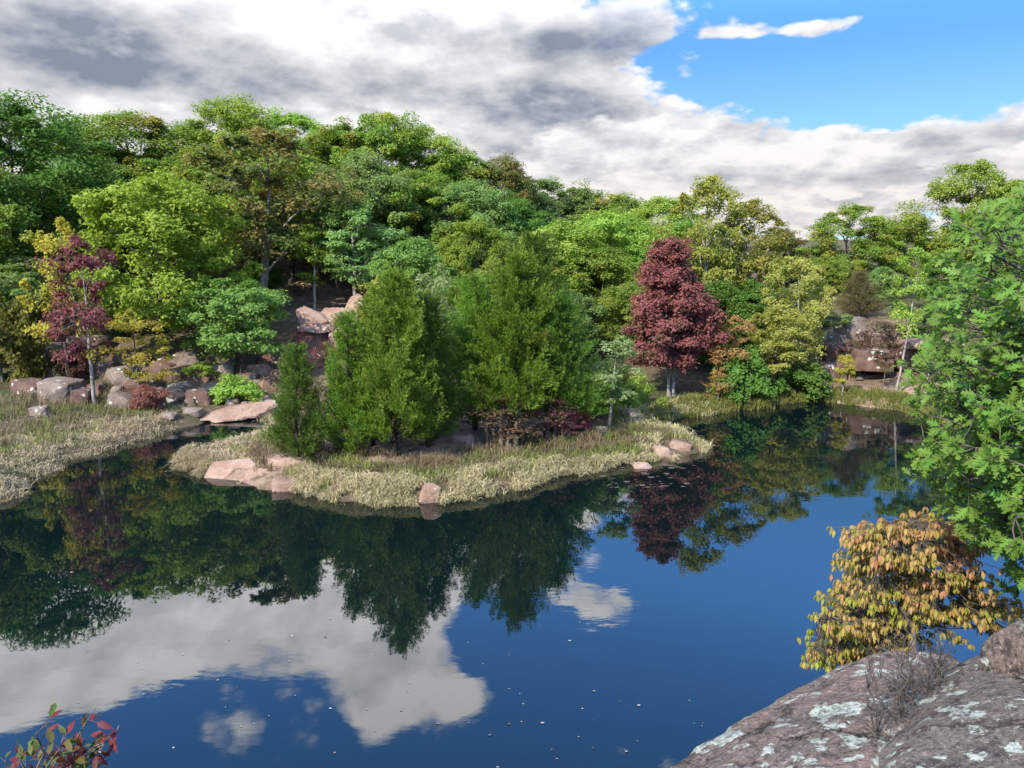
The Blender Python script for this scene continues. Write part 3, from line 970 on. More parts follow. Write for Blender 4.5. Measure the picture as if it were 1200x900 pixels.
def broadleaf(seed, H=10.0, R=3.6, trunk=0.28, prof='round', nclump=70, cr=1.0, flat=0.6, per=420, leaf=0.19, tr=0.17,
              sub=7, droop=0.2, shell=0.42, lean=0.0, ntrunk=1, wl=0.62):
    """deciduous tree: trunk(s), limbs to clumps, leaves scattered over small domes around the twig ends"""
    r = np.random.default_rng(seed)
    profs = {
        'round': lambda t: np.sqrt(np.clip(1 - (2 * t - 0.9) ** 2 / 1.25, 0.04, 1)),
        'oval': lambda t: np.clip(np.sin(np.pi * np.clip(t * 0.86 + 0.12, 0, 1)), 0.05, 1) ** 0.7,
        'cone': lambda t: np.clip(1.05 - t, 0.04, 1) ** 0.55 * np.clip(0.55 + t * 3, 0, 1),
        'vase': lambda t: np.clip(0.45 + 0.9 * t, 0, 1) * np.sqrt(np.clip(1.05 - t ** 3, 0.03, 1)),
    }
    prof = profs[prof]
    z0 = H * trunk
    C = []
    lob = r.random(4) * 6.28
    tries = 0
    while len(C) < nclump and tries < 9000:
        tries += 1
        t = r.random() ** 0.85
        a = r.random() * 6.28
        lr = 1 + 0.16 * math.sin(2 * a + lob[0]) + 0.12 * math.sin(3 * a + lob[1] + 4 * t) + 0.1 * math.sin(5 * a + lob[2] + 7 * t)
        rho = R * prof(np.array(t)) * lr * r.random() ** shell
        c = np.array([rho * math.cos(a) + lean * t * H, rho * math.sin(a), z0 + t * (H - z0 - cr * flat * 0.6)])
        if all(np.sum((c - q) ** 2 * np.array([1, 1, 1.6])) > (0.72 * cr) ** 2 for q in C):
            C.append(c)
    C = np.array(C)
    W = Soup()
    # trunks
    tops = []
    for k in range(ntrunk):
        n = 12
        zz = np.linspace(0, 1, n)
        off = np.array([(k - (ntrunk - 1) / 2) * 0.25, 0.05 * k, 0])
        wob = np.cumsum(r.normal(0, 0.018 * H / 6, (n, 2)), 0)
        P = np.stack([off[0] + zz * lean * H * .9 + wob[:, 0] - wob[0, 0], off[1] + wob[:, 1] - wob[0, 1], zz * H * 0.86 - 0.25], 1)
        rad = tr * H / 10 * (1 - zz * 0.86) * (1 + 0.7 * np.exp(-zz * 22)) / (1 if ntrunk == 1 else 1.3)
        W.tube(P, rad, 8)
        tops.append(P)
    ng = max(5, nclump // 7)
    cent = C[r.choice(len(C), min(ng, len(C)), replace=False)]
    for _ in range(5):
        lab = np.argmin(((C[:, None] - cent[None]) ** 2).sum(-1), 1)
        cent = np.array([C[lab == k].mean(0) if (lab == k).any() else cent[k] for k in range(len(cent))])
    for k in range(len(cent)):
        P0 = tops[k % ntrunk]
        rho = np.hypot(cent[k, 0] - P0[:, 0], cent[k, 1] - P0[:, 1])
        za = np.clip(cent[k, 2] - 0.75 * np.min(rho) - 0.1 * H, z0 * 0.75, H * 0.8)
        i = np.argmin(np.abs(P0[:, 2] - za))
        a = P0[i]
        rb = tr * H / 10 * (1 - i / 12 * 0.86) * 0.55
        L = limb_curve(a, cent[k], 0.12 * H * 0.4, 8, r, 0.03 * H / 10)
        W.tube(L, np.linspace(rb, rb * 0.3, 8), 6)
        for c in C[lab == k]:
            st = L[r.integers(4, 8)]
            Lc = limb_curve(st, c, 0.1, 5, r, 0.02 * H / 10)
            W.tube(Lc, np.linspace(rb * 0.34, rb * 0.1, 5), 4)
            for _ in range(2):
                tip = c + r.normal(0, 1, 3) * np.array([cr, cr, cr * flat]) * 0.5
                W.tube(limb_curve(Lc[3], tip, 0.05, 4, r, 0.02), np.linspace(rb * 0.16, rb * 0.05, 4), 3)
    # leaves
    ns = len(C) * sub
    cs = np.repeat(C, sub, 0)
    dv = nrm(r.normal(0, 1, (ns, 3)) + np.array([0, 0, 0.25]))
    scl = 0.5 + 1.0 * r.random(len(C)) ** 1.3
    sc_ = np.repeat(scl, sub)[:, None]
    S = cs + dv * sc_ * cr * np.array([1, 1, flat]) * (0.35 + 0.5 * r.random((ns, 1)))
    m = max(1, int(per / sub))
    n = ns * m
    d = nrm(r.normal(0, 1, (n, 3)) + np.array([0, 0, 0.45]))
    rad = cr * 0.46 * (0.45 + 0.65 * r.random((n, 1)))
    P = np.repeat(S, m, 0) + d * rad * np.repeat(sc_, m, 0) * np.array([1, 1, 0.75])
    axis_ = np.array([0, 0, z0 + 0.4 * (H - z0)])
    outw = nrm((P - axis_) * np.array([1, 1, 0.6]))
    nn = nrm(d * 0.55 + outw * 0.3 + np.array([0, 0, 0.6]) + r.normal(0, 0.42, (n, 3)))
    T = nrm(np.cross(nn, r.normal(0, 1, (n, 3)))) + outw * 0.4 + np.array([0, 0, -droop])
    Ls = leaf * (0.65 + 0.7 * r.random(n))
    V, F = leaf_quads(P, T, nn, Ls, Ls * wl * (0.8 + 0.4 * r.random(n)), 0.10)
    crnd = np.repeat(r.random(len(C)), sub * m)
    rnd = np.clip(0.5 * r.random(n) + 0.5 * crnd, 0, 1)
    K = Soup()
    K.add(V, F, rnd)
    return W.mesh('trunk_%d' % seed, True), K.mesh('crown_%d' % seed), H, R


def cedar(seed, H=6.0, R=1.5, nb=190, blades=360, base=0.11, pw=0.95):
    """eastern red cedar: dense cone of upswept plumes of fine sprays"""
    r = np.random.default_rng(seed)
    W = Soup()
    n = 10
    zz = np.linspace(0, 1, n)
    wob = np.cumsum(r.normal(0, 0.02, (n, 2)), 0)
    P = np.stack([wob[:, 0], wob[:, 1], zz * H * 0.93 - 0.2], 1)
    W.tube(P, 0.085 * H / 6 * (1 - zz * 0.9) + 0.012, 8)
    K = Soup()
    lob = r.random(3) * 6.28
    PB, PT, PR, PS = [], [], [], []
    for i in range(nb):
        t = base + (1 - base) * ((i + r.random()) / nb) ** 1.15
        a = i * 2.39996 + r.normal(0, 0.5)
        lr = 1 + 0.2 * math.sin(2 * a + lob[0] + 3 * t) + 0.22 * math.sin(3 * a + lob[1] - 6 * t) + 0.12 * math.sin(5 * a + lob[2] + 9 * t)
        prof = min(1.0, (1.03 - t) ** pw * 1.25) * min(1, 0.62 + t * 2.4)
        L = R * prof * lr * (0.62 + 0.48 * r.random()) + 0.05
        ti = t * 0.9 * 9 / 0.93
        k = min(int(ti), 8)
        o = P[k] + (P[k + 1] - P[k]) * (min(ti, 8.99) - k)
        rise = 0.25 + 0.6 * t + 0.2 * r.random()
        d = np.array([math.cos(a), math.sin(a), rise])
        end = o + d * np.array([L, L, L * 0.8])
        Bc = limb_curve(o, end, -0.10 * L, 5, r, 0.015)
        W.tube(Bc, np.linspace(0.018, 0.005, 5) * H / 6 * (1.2 - t * .6), 3)
        np_ = max(2, int(2 + 4 * L / R))
        for q in range(np_):
            u = 0.28 + 0.72 * (q + r.random()) / np_
            b = o + (end - o) * u + r.normal(0, 0.06, 3) * L
            up = nrm(np.array([d[0] * 0.75, d[1] * 0.75, 0.55 + 0.5 * r.random()]) + r.normal(0, 0.33, 3))
            PB.append(b)
            PT.append(up)
            PR.append((0.30 + 0.36 * r.random()) * (0.75 + 0.35 * (1 - t)) * H / 6)
            PS.append(r.random())
    PB, PT, PR, PS = map(np.array, (PB, PT, PR, PS))
    m = max(8, int(blades * nb / len(PB) * 1.0))
    N_ = len(PB) * m
    u = r.random((N_, 1))
    ax = np.repeat(PT, m, 0)
    ln = np.repeat(PR, m)[:, None] * 1.5
    side = nrm(np.cross(ax, r.normal(0, 1, (N_, 3))))
    wid = 0.21 * ln * np.sin(np.pi * np.clip(u * 0.9 + 0.08, 0, 1))
    Pq = np.repeat(PB, m, 0) + ax * u * ln + side * wid * (0.35 + 0.65 * r.random((N_, 1)))
    T = nrm(ax * 1.0 + side * 0.6 + r.normal(0, 0.25, (N_, 3)))
    nn = nrm(side + r.normal(0, 0.5, (N_, 3)) + np.array([0, 0, 0.4]))
    Ls = 0.088 * H / 6 * (0.6 + 0.8 * r.random(N_))
    V, F = leaf_quads(Pq, T, nn, Ls, Ls * 0.27, 0.05)
    rnd = np.clip(0.45 * r.random(N_) + 0.25 * np.repeat(PS, m) + 0.3 * u[:, 0], 0, 1)
    K.add(V, F, rnd)
    return W.mesh('cedar_trunk_%d' % seed, True), K.mesh('cedar_crown_%d' % seed), H, R


def bush(seed, H=1.6, R=1.2, nclump=26, cr=0.42, per=260, leaf=0.13, flat=0.75):
    return broadleaf(seed, H, R, 0.12, 'round', nclump, cr, flat, per, leaf, 0.5, 6, 0.2, 0.5, 0, 4)


PROTO = {
    'oak_a': broadleaf(101, 12, 4.3, 0.22, 'round', 95, 1.25, 0.55, 560, 0.19),
    'oak_b': broadleaf(102, 12, 3.9, 0.25, 'oval', 90, 1.15, 0.6, 560, 0.185),
    'oak_c': broadleaf(103, 12, 4.6, 0.20, 'vase', 95, 1.25, 0.5, 560, 0.19),
    'oak_d': broadleaf(104, 12, 3.4, 0.18, 'oval', 95, 1.0, 0.65, 520, 0.175),
    'oak_e': broadleaf(121, 12, 4.0, 0.24, 'vase', 80, 1.35, 0.5, 600, 0.19, 0.17, 9, 0.3, 0.5, 0.04),
    'oak_f': broadleaf(122, 12, 3.7, 0.16, 'round', 105, 1.0, 0.7, 480, 0.18, 0.17, 8, 0.2, 0.36),
    'round_a': broadleaf(105, 8, 3.3, 0.2, 'round', 90, 0.85, 0.6, 380, 0.17),
    'round_b': broadleaf(106, 8, 2.9, 0.15, 'oval', 85, 0.85, 0.55, 380, 0.17),
    'loose_a': broadleaf(107, 10, 3.4, 0.30, 'vase', 66, 0.95, 0.6, 270, 0.19, 0.20, 6, 0.3, 0.45),
    'loose_b': broadleaf(108, 10, 2.6, 0.22, 'oval', 72, 0.75, 0.6, 240, 0.18, 0.17, 6, 0.3, 0.4),
    'tiered': broadleaf(109, 5, 2.4, 0.22, 'round', 62, 0.72, 0.36, 340, 0.14, 0.2, 7, 0.25),
    'maple': broadleaf(110, 8, 2.15, 0.22, 'cone', 150, 0.70, 0.36, 340, 0.14, 0.13, 6, 0.35, 0.42, 0, 2),
    'sapling_a': broadleaf(111, 6, 1.1, 0.30, 'oval', 30, 0.50, 0.5, 150, 0.14, 0.16, 5, 0.35, 0.5),
    'sapling_b': broadleaf(112, 6, 1.4, 0.28, 'round', 36, 0.52, 0.5, 120, 0.14, 0.15, 5, 0.35, 0.5, 0.05),
    'snag': broadleaf(113, 8, 1.7, 0.45, 'vase', 26, 0.62, 0.55, 170, 0.15, 0.11, 5, 0.2, 0.5, 0.03),
    'bush_a': bush(114),
    'bush_b': bush(115, 1.4, 1.3, 30, 0.38, 230, 0.11, 0.6),
    'twiggy': broadleaf(118, 3, 1.2, 0.1, 'vase', 40, 0.4, 0.6, 60, 0.09, 0.4, 5, 0.2, 0.5, 0, 5),
    'cedar_a': cedar(201),
    'cedar_b': cedar(202, 6, 1.9, 210, 380, 0.13, 1.05),
    'cedar_c': cedar(203, 6, 1.1, 150, 340, 0.07, 0.95),
}


def plant(name, proto, mat, x, Y, ytop, wpx, label, cat='tree', bk='bark', group=None, yaw=None, base=None, tilt=0.0):
    """a tree from a prototype: foot on the ground at depth Y under pixel column x (or under pixel row `base`), top at pixel row ytop"""
    tm, cm, H, R = PROTO[proto]
    if base is not None:
        g = ground_hit(x, base)
        X0, Y = g[0], g[1]
    else:
        X0 = at_Y(x, 400, Y)[0]
    z = th(X0, Y)
    top = at_Y(x, ytop, Y)[2]
    sz = (top - z) / H
    k = Y / FPX
    sx = wpx * k / (2 * R) / 1.08
    if cat == 'tree':
        sx = min(sx, 1.3 * sz)
    o = empty(name, (X0, Y, z - 0.05), label, cat, group)
    yw = random.Random(int(x * 31 + ytop * 17)).random() * 6.28 if yaw is None else yaw
    jr = random.Random(int(x * 7 + ytop * 13))
    an = 1.0 if tilt else jr.uniform(0.86, 1.16)
    o.rotation_euler = (0 if tilt else jr.uniform(-0.05, 0.05), tilt if tilt else jr.uniform(-0.05, 0.05), yw)
    o.scale = (sx * an, sx / an, sz)
    link('trunk', tm, MAT[bk], o)
    link('crown', cm, MAT[mat], o)
    return o


# ------------------------------------------------------------------ trees that stand out
T = plant
# left bank
T('broadleaf_tree', 'oak_a', 'dark', 30, 47, 113, 190, 'tall dark green tree filling the left edge of the picture')
T('slender_tree', 'sapling_b', 'maroon', 111, 0, 272, 84, 'slender tree with thin grey trunk and maroon leaves on the left bank', base=476, bk='bark_pale')
T('slender_tree', 'sapling_b', 'yellow', 74, 40.5, 250, 84, 'yellow-leaved tree just behind the slender maroon tree')
T('broadleaf_tree', 'round_a', 'light', 188, 43.5, 208, 178, 'bright yellow-green rounded tree right of the maroon tree')
T('small_tree', 'tiered', 'mint', 284, 0, 326, 140, 'round bright cool-green small tree above the shore rocks on the left', base=441)
T('sapling', 'sapling_b', 'yellow', 166, 0, 362, 70, 'yellow-leaved sapling among the boulders on the left bank', base=476)
T('shrub', 'bush_a', 'fresh', 276, 0, 440, 66, 'leafy low green shrub among the shore rocks beside the long slab', 'shrub', base=472)
T('shrub', 'bush_b', 'fresh', 240, 0, 424, 52, 'low green shrub under the left edge of the round bright green tree', 'shrub', base=440)
T('shrub', 'bush_a', 'moss', 18, 0, 350, 84, 'mustard-olive bush at the left edge above the bank', 'shrub', base=446)
T('shrub', 'bush_b', 'bronze', 84, 0, 408, 52, 'low rust-brown shrub left of the slender maroon tree', 'shrub', base=446)
T('shrub', 'twiggy', 'pinkred', 354, 0, 388, 52, 'pink-red shrub below the hillside outcrop, behind the small cedar', 'shrub', base=440)
T('shrub', 'twiggy', 'pinkred', 384, 0, 398, 36, 'small pink-red shrub right of the small cedar below the outcrop', 'shrub', base=432)
T('shrub', 'bush_b', 'maroon', 176, 0, 452, 50, 'dark purple-red low shrub at the foot of the yellow sapling', 'shrub', base=482)
T('broadleaf_tree', 'loose_a', 'olive', 312, 50, 148, 196, 'tall rust-olive tree with pale bare forked limbs showing above the outcrop', bk='bark_pale', yaw=1.0)
T('sapling', 'sapling_a', 'mid', 369, 0, 262, 80, 'slim green tree with straight pale trunk standing on the hillside outcrop', base=366, bk='bark_pale')
T('broadleaf_tree', 'loose_b', 'grey', 418, 50, 232, 92, 'grey-green tree with twisted pale trunk right of the hillside outcrop', bk='bark_pale')
T('broadleaf_tree', 'round_b', 'mint', 484, 46.5, 278, 92, 'fresh light green tree rising just behind the twin cedars')
T('small_tree', 'sapling_b', 'pale', 508, 44, 330, 62, 'pale yellowish small tree between the cedars')
T('small_tree', 'sapling_b', 'ygreen', 446, 44, 320, 60, 'pale yellow-green small tree behind the left cedars')
T('small_tree', 'sapling_b', 'pale', 518, 41, 306, 60, 'pale green leafy small tree rising in the gap between the two cedar groups')
# cedars of the peninsula
CG = 'cedars on the peninsula'
T('cedar_tree', 'cedar_c', 'cedar_b', 349, 0, 390, 62, 'smallest cedar, nearest the left tip of the peninsula', base=541, group=CG, bk='bark_dark')
T('cedar_tree', 'cedar_c', 'cedar', 412, 0, 350, 72, 'slim cedar between the smallest cedar and the tall left cedar', base=533, group=CG, bk='bark_dark')
T('cedar_tree', 'cedar_a', 'cedar', 464, 0, 296, 118, 'tall broad cedar at the middle left of the peninsula', base=534, group=CG, bk='bark_dark')
T('cedar_tree', 'cedar_c', 'cedar_b', 502, 0, 326, 70, 'narrow cedar tucked against the right side of the tall left cedar', base=524, group=CG, bk='bark_dark')
T('cedar_tree', 'cedar_c', 'cedar', 437, 0, 330, 66, 'narrow cedar just behind and left of the tall left cedar', base=522, group=CG, bk='bark_dark')
T('cedar_tree', 'cedar_b', 'cedar', 600, 0, 280, 152, 'broadest cedar, right of the bare path on the peninsula', base=510, group=CG, bk='bark_dark', yaw=1.2)
T('cedar_tree', 'cedar_c', 'cedar', 556, 0, 304, 84, 'tall narrow cedar on the left flank of the broadest cedar', base=504, group=CG, bk='bark_dark')
T('cedar_tree', 'cedar_a', 'cedar_b', 650, 0, 328, 100, 'dark cedar on the right flank of the broadest cedar', base=502, group=CG, bk='bark_dark')
T('cedar_tree', 'cedar_c', 'cedar', 534, 44, 318, 70, 'slim cedar standing farther back between the two cedar groups', bk='bark_dark')
T('cedar_tree', 'cedar_c', 'cedar_b', 628, 44, 258, 84, 'narrow pointed cedar rising behind the broadest cedar', bk='bark_dark')
T('small_tree', 'sapling_a', 'pale', 714, 0, 392, 76, 'small leaning pale green tree with slender trunk right of the cedars', base=503, bk='bark_pale', tilt=0.10, yaw=0.0)
T('shrub', 'twiggy', 'bronze', 590, 0, 462, 110, 'bronze-red spreading shrub under the broadest cedar', 'shrub', base=522)
T('shrub', 'twiggy', 'maroon', 650, 0, 466, 80, 'dark maroon shrub right of the bronze shrub under the cedars', 'shrub', base=516)
T('shrub', 'bush_b', 'pinkred', 676, 0, 478, 36, 'small red shrub left of the leaning pale sapling', 'shrub', base=506)
T('shrub', 'bush_b', 'mid', 700, 0, 420, 90, 'dark green bush behind the leaning pale sapling', 'shrub', base=490)
T('shrub', 'bush_a', 'fresh', 742, 0, 440, 60, 'green bush left of the red maple trunk', 'shrub', base=476)
# far shore
T('maple_tree', 'maple', 'maroon', 787, 0, 277, 112, 'deep red conical maple with twin pale trunks on the far shore', base=464, bk='bark_pale', yaw=0.4)
T('broadleaf_tree', 'loose_b', 'yolive', 826, 47.5, 205, 92, 'tall loose yellow-olive tree behind the red maple', bk='bark_pale')
T('broadleaf_tree', 'loose_b', 'yolive', 874, 48.5, 232, 84, 'second loose yellow-olive tree, right of the tallest one behind the maple', bk='bark_pale')
T('broadleaf_tree', 'loose_a', 'ygreen', 936, 43.5, 300, 104, 'yellow-leaved tree with pale limb reaching over the far shore', bk='bark_pale', yaw=2.0)
T('broadleaf_tree', 'loose_b', 'ygreen', 908, 0, 356, 84, 'yellow-green drooping tree at the water right of the maple', base=462, bk='bark_dark')
T('small_tree', 'sapling_b', 'orange', 850, 0, 366, 52, 'sparse orange-leaved small tree right of the red maple', base=466, bk='bark_dark')
T('shrub', 'twiggy', 'orange', 842, 0, 438, 44, 'low orange-leaved sprig at the foot of the red maple', 'shrub', base=470)
T('small_tree', 'sapling_a', 'yellow', 986, 0, 414, 66, 'little yellow-leaved tree on the far shore left of the quarry ledge', base=466, bk='bark_pale')
T('conifer', 'cedar_a', 'russet', 1004, 47.5, 312, 76, 'russet-brown conifer on top of the quarry ledge')
T('broadleaf_tree', 'snag', 'fresh', 1051, 0, 290, 74, 'pale grey forked tree with thin leaves before the quarry ledge', base=458, bk='bark_pale', yaw=0.8)
T('sapling', 'snag', 'pale', 1082, 0, 392, 50, 'thin leaning whitish sapling at the right of the quarry ledge', base=458, bk='bark_pale', tilt=0.2, yaw=0.2)
T('shrub', 'twiggy', 'bronze', 1036, 0, 376, 76, 'rust-coloured brush hanging over the quarry ledge', 'shrub', base=420)
T('shrub', 'bush_b', 'mid', 1090, 47.0, 366, 80, 'green bush on top of the quarry ledge at the right', 'shrub')
T('shrub', 'bush_b', 'fresh', 1040, 48.0, 378, 60, 'green bush on the ledge behind the pale forked tree', 'shrub')
T('shrub', 'bush_a', 'dark', 872, 0, 410, 80, 'dark bush at the water between maple and yellow-green tree', 'shrub', base=468)
T('shrub', 'bush_a', 'dark', 940, 0, 420, 70, 'dark bush at the water left of the quarry ledge', 'shrub', base=464)

T('shrub', 'twiggy', 'bronze', 1004, 0, 398, 70, 'rusty brush draped over the left half of the quarry ledge', 'shrub', base=440)
T('shrub', 'twiggy', 'mid', 1066, 46.0, 376, 60, 'green brush hanging over the ledge right of the pale forked tree', 'shrub')
T('shrub', 'bush_b', 'grey', 975, 46.5, 366, 56, 'grey-green bush on the broad grey ledge block', 'shrub')
T('sapling', 'snag', 'bronze', 1034, 0, 400, 44, 'thin bare sapling with a few rusty leaves before the overhanging ledge slab', base=460, bk='bark', tilt=0.12, yaw=1.0)
T('shrub', 'bush_a', 'mid', 1128, 41.5, 410, 90, 'green bush at the right end of the quarry ledge, behind the near oak', 'shrub')
T('shrub', 'bush_b', 'fresh', 1165, 38.5, 420, 110, 'fresh green bush low on the right bank behind the near oak leaves', 'shrub')
T('broadleaf_tree', 'round_b', 'mid', 1215, 36.0, 330, 150, 'green tree standing on the right bank, mostly hidden by the near oak')
# ------------------------------------------------------------------ forest behind
FOREST = [
    # proto, material, x, depth, top row, width, label
    ('oak_c', 'dark', 105, 58, 146, 150, 'dark green crown behind the tall tree at the left edge, on the skyline'),
    ('oak_a', 'mid', 178, 60, 134, 150, 'rounded dark green skyline tree above the bright yellow-green tree'),
    ('oak_b', 'mid', 235, 63, 146, 120, 'green skyline tree left of the tallest pale crown'),
    ('oak_a', 'fresh', 288, 62, 116, 140, 'tallest pale green crown on the skyline above the rust-olive tree'),
    ('oak_b', 'fresh', 350, 64, 130, 130, 'pale green skyline crown right of the tallest one'),
    ('oak_d', 'mid', 402, 62, 138, 110, 'green skyline crown above the grey-green twisted tree'),
    ('oak_c', 'mid', 446, 61, 130, 130, 'leafy skyline crown with jagged top left of centre'),
    ('oak_a', 'fresh', 498, 63, 148, 130, 'fresh green skyline crown right of the jagged one'),
    ('oak_b', 'mid', 540, 64, 172, 110, 'green skyline crown where the ridge line starts to fall'),
    ('oak_a', 'olive', 588, 66, 184, 110, 'olive-tinged skyline crown left of the dip'),
    ('oak_c', 'grey', 636, 70, 208, 110, 'grey-green skyline crown above the narrow cedar'),
    ('oak_d', 'grey', 680, 72, 214, 100, 'grey-green skyline crown right of the narrow cedar'),
    ('oak_b', 'mid', 722, 70, 228, 110, 'green skyline crown left of the red maple'),
    ('oak_a', 'fresh', 768, 66, 232, 110, 'green skyline crown just above the red maple'),
    ('oak_d', 'mid', 60, 54, 200, 130, 'dark green tree low behind the yellow tree on the left'),
    ('oak_b', 'dark', 128, 53, 210, 130, 'dark green tree in the second row behind the maroon tree'),
    ('oak_d', 'mid', 245, 54, 190, 120, 'green tree in the second row between the yellow-green and rust-olive trees'),
    ('oak_a', 'fresh', 345, 56, 176, 130, 'pale green tree in the second row behind the rust-olive tree'),
    ('oak_b', 'grey', 430, 55, 180, 120, 'grey-green tree in the second row above the outcrop'),
    ('oak_d', 'dark', 400, 56, 214, 110, 'dark green tree in the second row above the slim pale trunk'),
    ('oak_c', 'mid', 490, 56, 198, 140, 'green tree in the second row above the twin cedars'),
    ('oak_a', 'grey', 548, 57, 214, 130, 'grey-green tree in the second row, centre of the slope'),
    ('oak_b', 'fresh', 556, 50, 256, 100, 'fresh green tree just behind the broadest cedar on its left'),
    ('oak_d', 'dark', 600, 58, 226, 110, 'dark green tree in the second row with bare twigs, right of centre'),
    ('round_a', 'fresh', 655, 52, 262, 130, 'rounded fresh green tree right behind the narrow cedar'),
    ('round_b', 'mid', 700, 50, 290, 130, 'rounded green tree between the cedars and the red maple'),
    ('round_a', 'fresh', 712, 57, 250, 130, 'broad pale green tree left of the red maple'),
    ('round_b', 'grey', 668, 45, 340, 110, 'grey-green tree low behind the cedars on their right'),
    ('round_a', 'mid', 742, 46.5, 330, 90, 'green tree directly left of the red maple crown'),
    ('round_b', 'dark', 838, 45, 330, 110, 'dark green tree directly right of the red maple'),
    ('round_a', 'dark', 880, 47, 330, 110, 'dark green tree behind the yellow-green drooping tree'),
    ('round_b', 'mid', 800, 51, 258, 110, 'green tree behind the red maple crown'),
    ('oak_d', 'olive', 905, 56, 262, 84, 'rust-tipped olive tree right of the loose yellow-olive trees'),
    ('round_b', 'grey', 940, 62, 292, 90, 'grey-green low tree in the gap of the skyline'),
    ('oak_a', 'mid', 985, 60, 238, 116, 'rounded green tree at the left end of the right-hand wood'),
    ('oak_b', 'mid', 1050, 62, 250, 110, 'green crown in the middle of the right-hand wood'),
    ('oak_c', 'fresh', 1128, 58, 190, 130, 'tallest spreading green tree of the right-hand wood'),
    ('oak_a', 'mid', 1200, 56, 226, 140, 'green tree of the right-hand wood at the right edge'),
    ('round_a', 'mid', 968, 52, 300, 100, 'lower green tree behind the russet conifer on its left'),
    ('round_b', 'grey', 1030, 52, 312, 110, 'grey-green tree behind the pale forked tree'),
    ('round_a', 'dark', 1100, 52, 300, 130, 'dark green tree right of the pale forked tree'),
    ('round_b', 'mid', 1165, 48, 300, 130, 'green tree on the ledge behind the near oak leaves'),
    ('round_a', 'dark', 1180, 42, 380, 150, 'shaded tree on the right bank behind the near oak leaves'),
    ('round_b', 'grey', 35, 44, 300, 120, 'dark tree below the tall left-edge tree with drooping foliage'),
    ('round_b', 'dark', 150, 46, 330, 110, 'dark understorey tree behind the maroon tree'),
    ('round_a', 'dark', 240, 47.5, 330, 110, 'dark understorey tree behind the round bright green tree'),
    ('round_b', 'dark', 310, 52, 300, 110, 'dark understorey tree under the rust-olive tree'),
    ('round_a', 'dark', 385, 57, 290, 120, 'dark understorey tree behind the hillside outcrop'),
    ('round_b', 'mid', 462, 52, 290, 100, 'green understorey tree right of the outcrop'),
    ('round_a', 'dark', 545, 47, 330, 110, 'dark understorey tree between the cedar groups'),
    ('round_b', 'dark', 620, 46, 350, 110, 'dark understorey tree behind the broadest cedar'),
    ('oak_b', 'mid', -50, 44, 150, 170, 'green tree cut by the left edge of the picture'),
    ('oak_d', 'mid', -25, 60, 150, 140, 'skyline tree behind the tall left-edge tree'),
]
for q_, (pr, mt, x, Y, yt, w, lb) in enumerate(FOREST):
    if pr.startswith('oak') and q_ % 3 == 1:
        pr = ('oak_e', 'oak_f')[(q_ // 3) % 2]
    T('broadleaf_tree', pr, mt, x, Y, yt, w, lb, group='trees of the wood behind the pond')
rf = random.Random(77)
for k in range(14):                                                        # far wood seen through the gap in the skyline
    Y = 95 + 9 * k
    x = 925 + (rf.random() - 0.5) * 90
    T('broadleaf_tree', ('oak_a', 'oak_b', 'oak_d')[k % 3], ('mid', 'grey', 'fresh')[k % 3], x, Y, 286 + rf.random() * 7 - (8 if abs(x - 925) > 120 else 0), 60 + rf.random() * 30,
      'distant small green crown beyond the gap in the skyline', group='far wood in the gap')


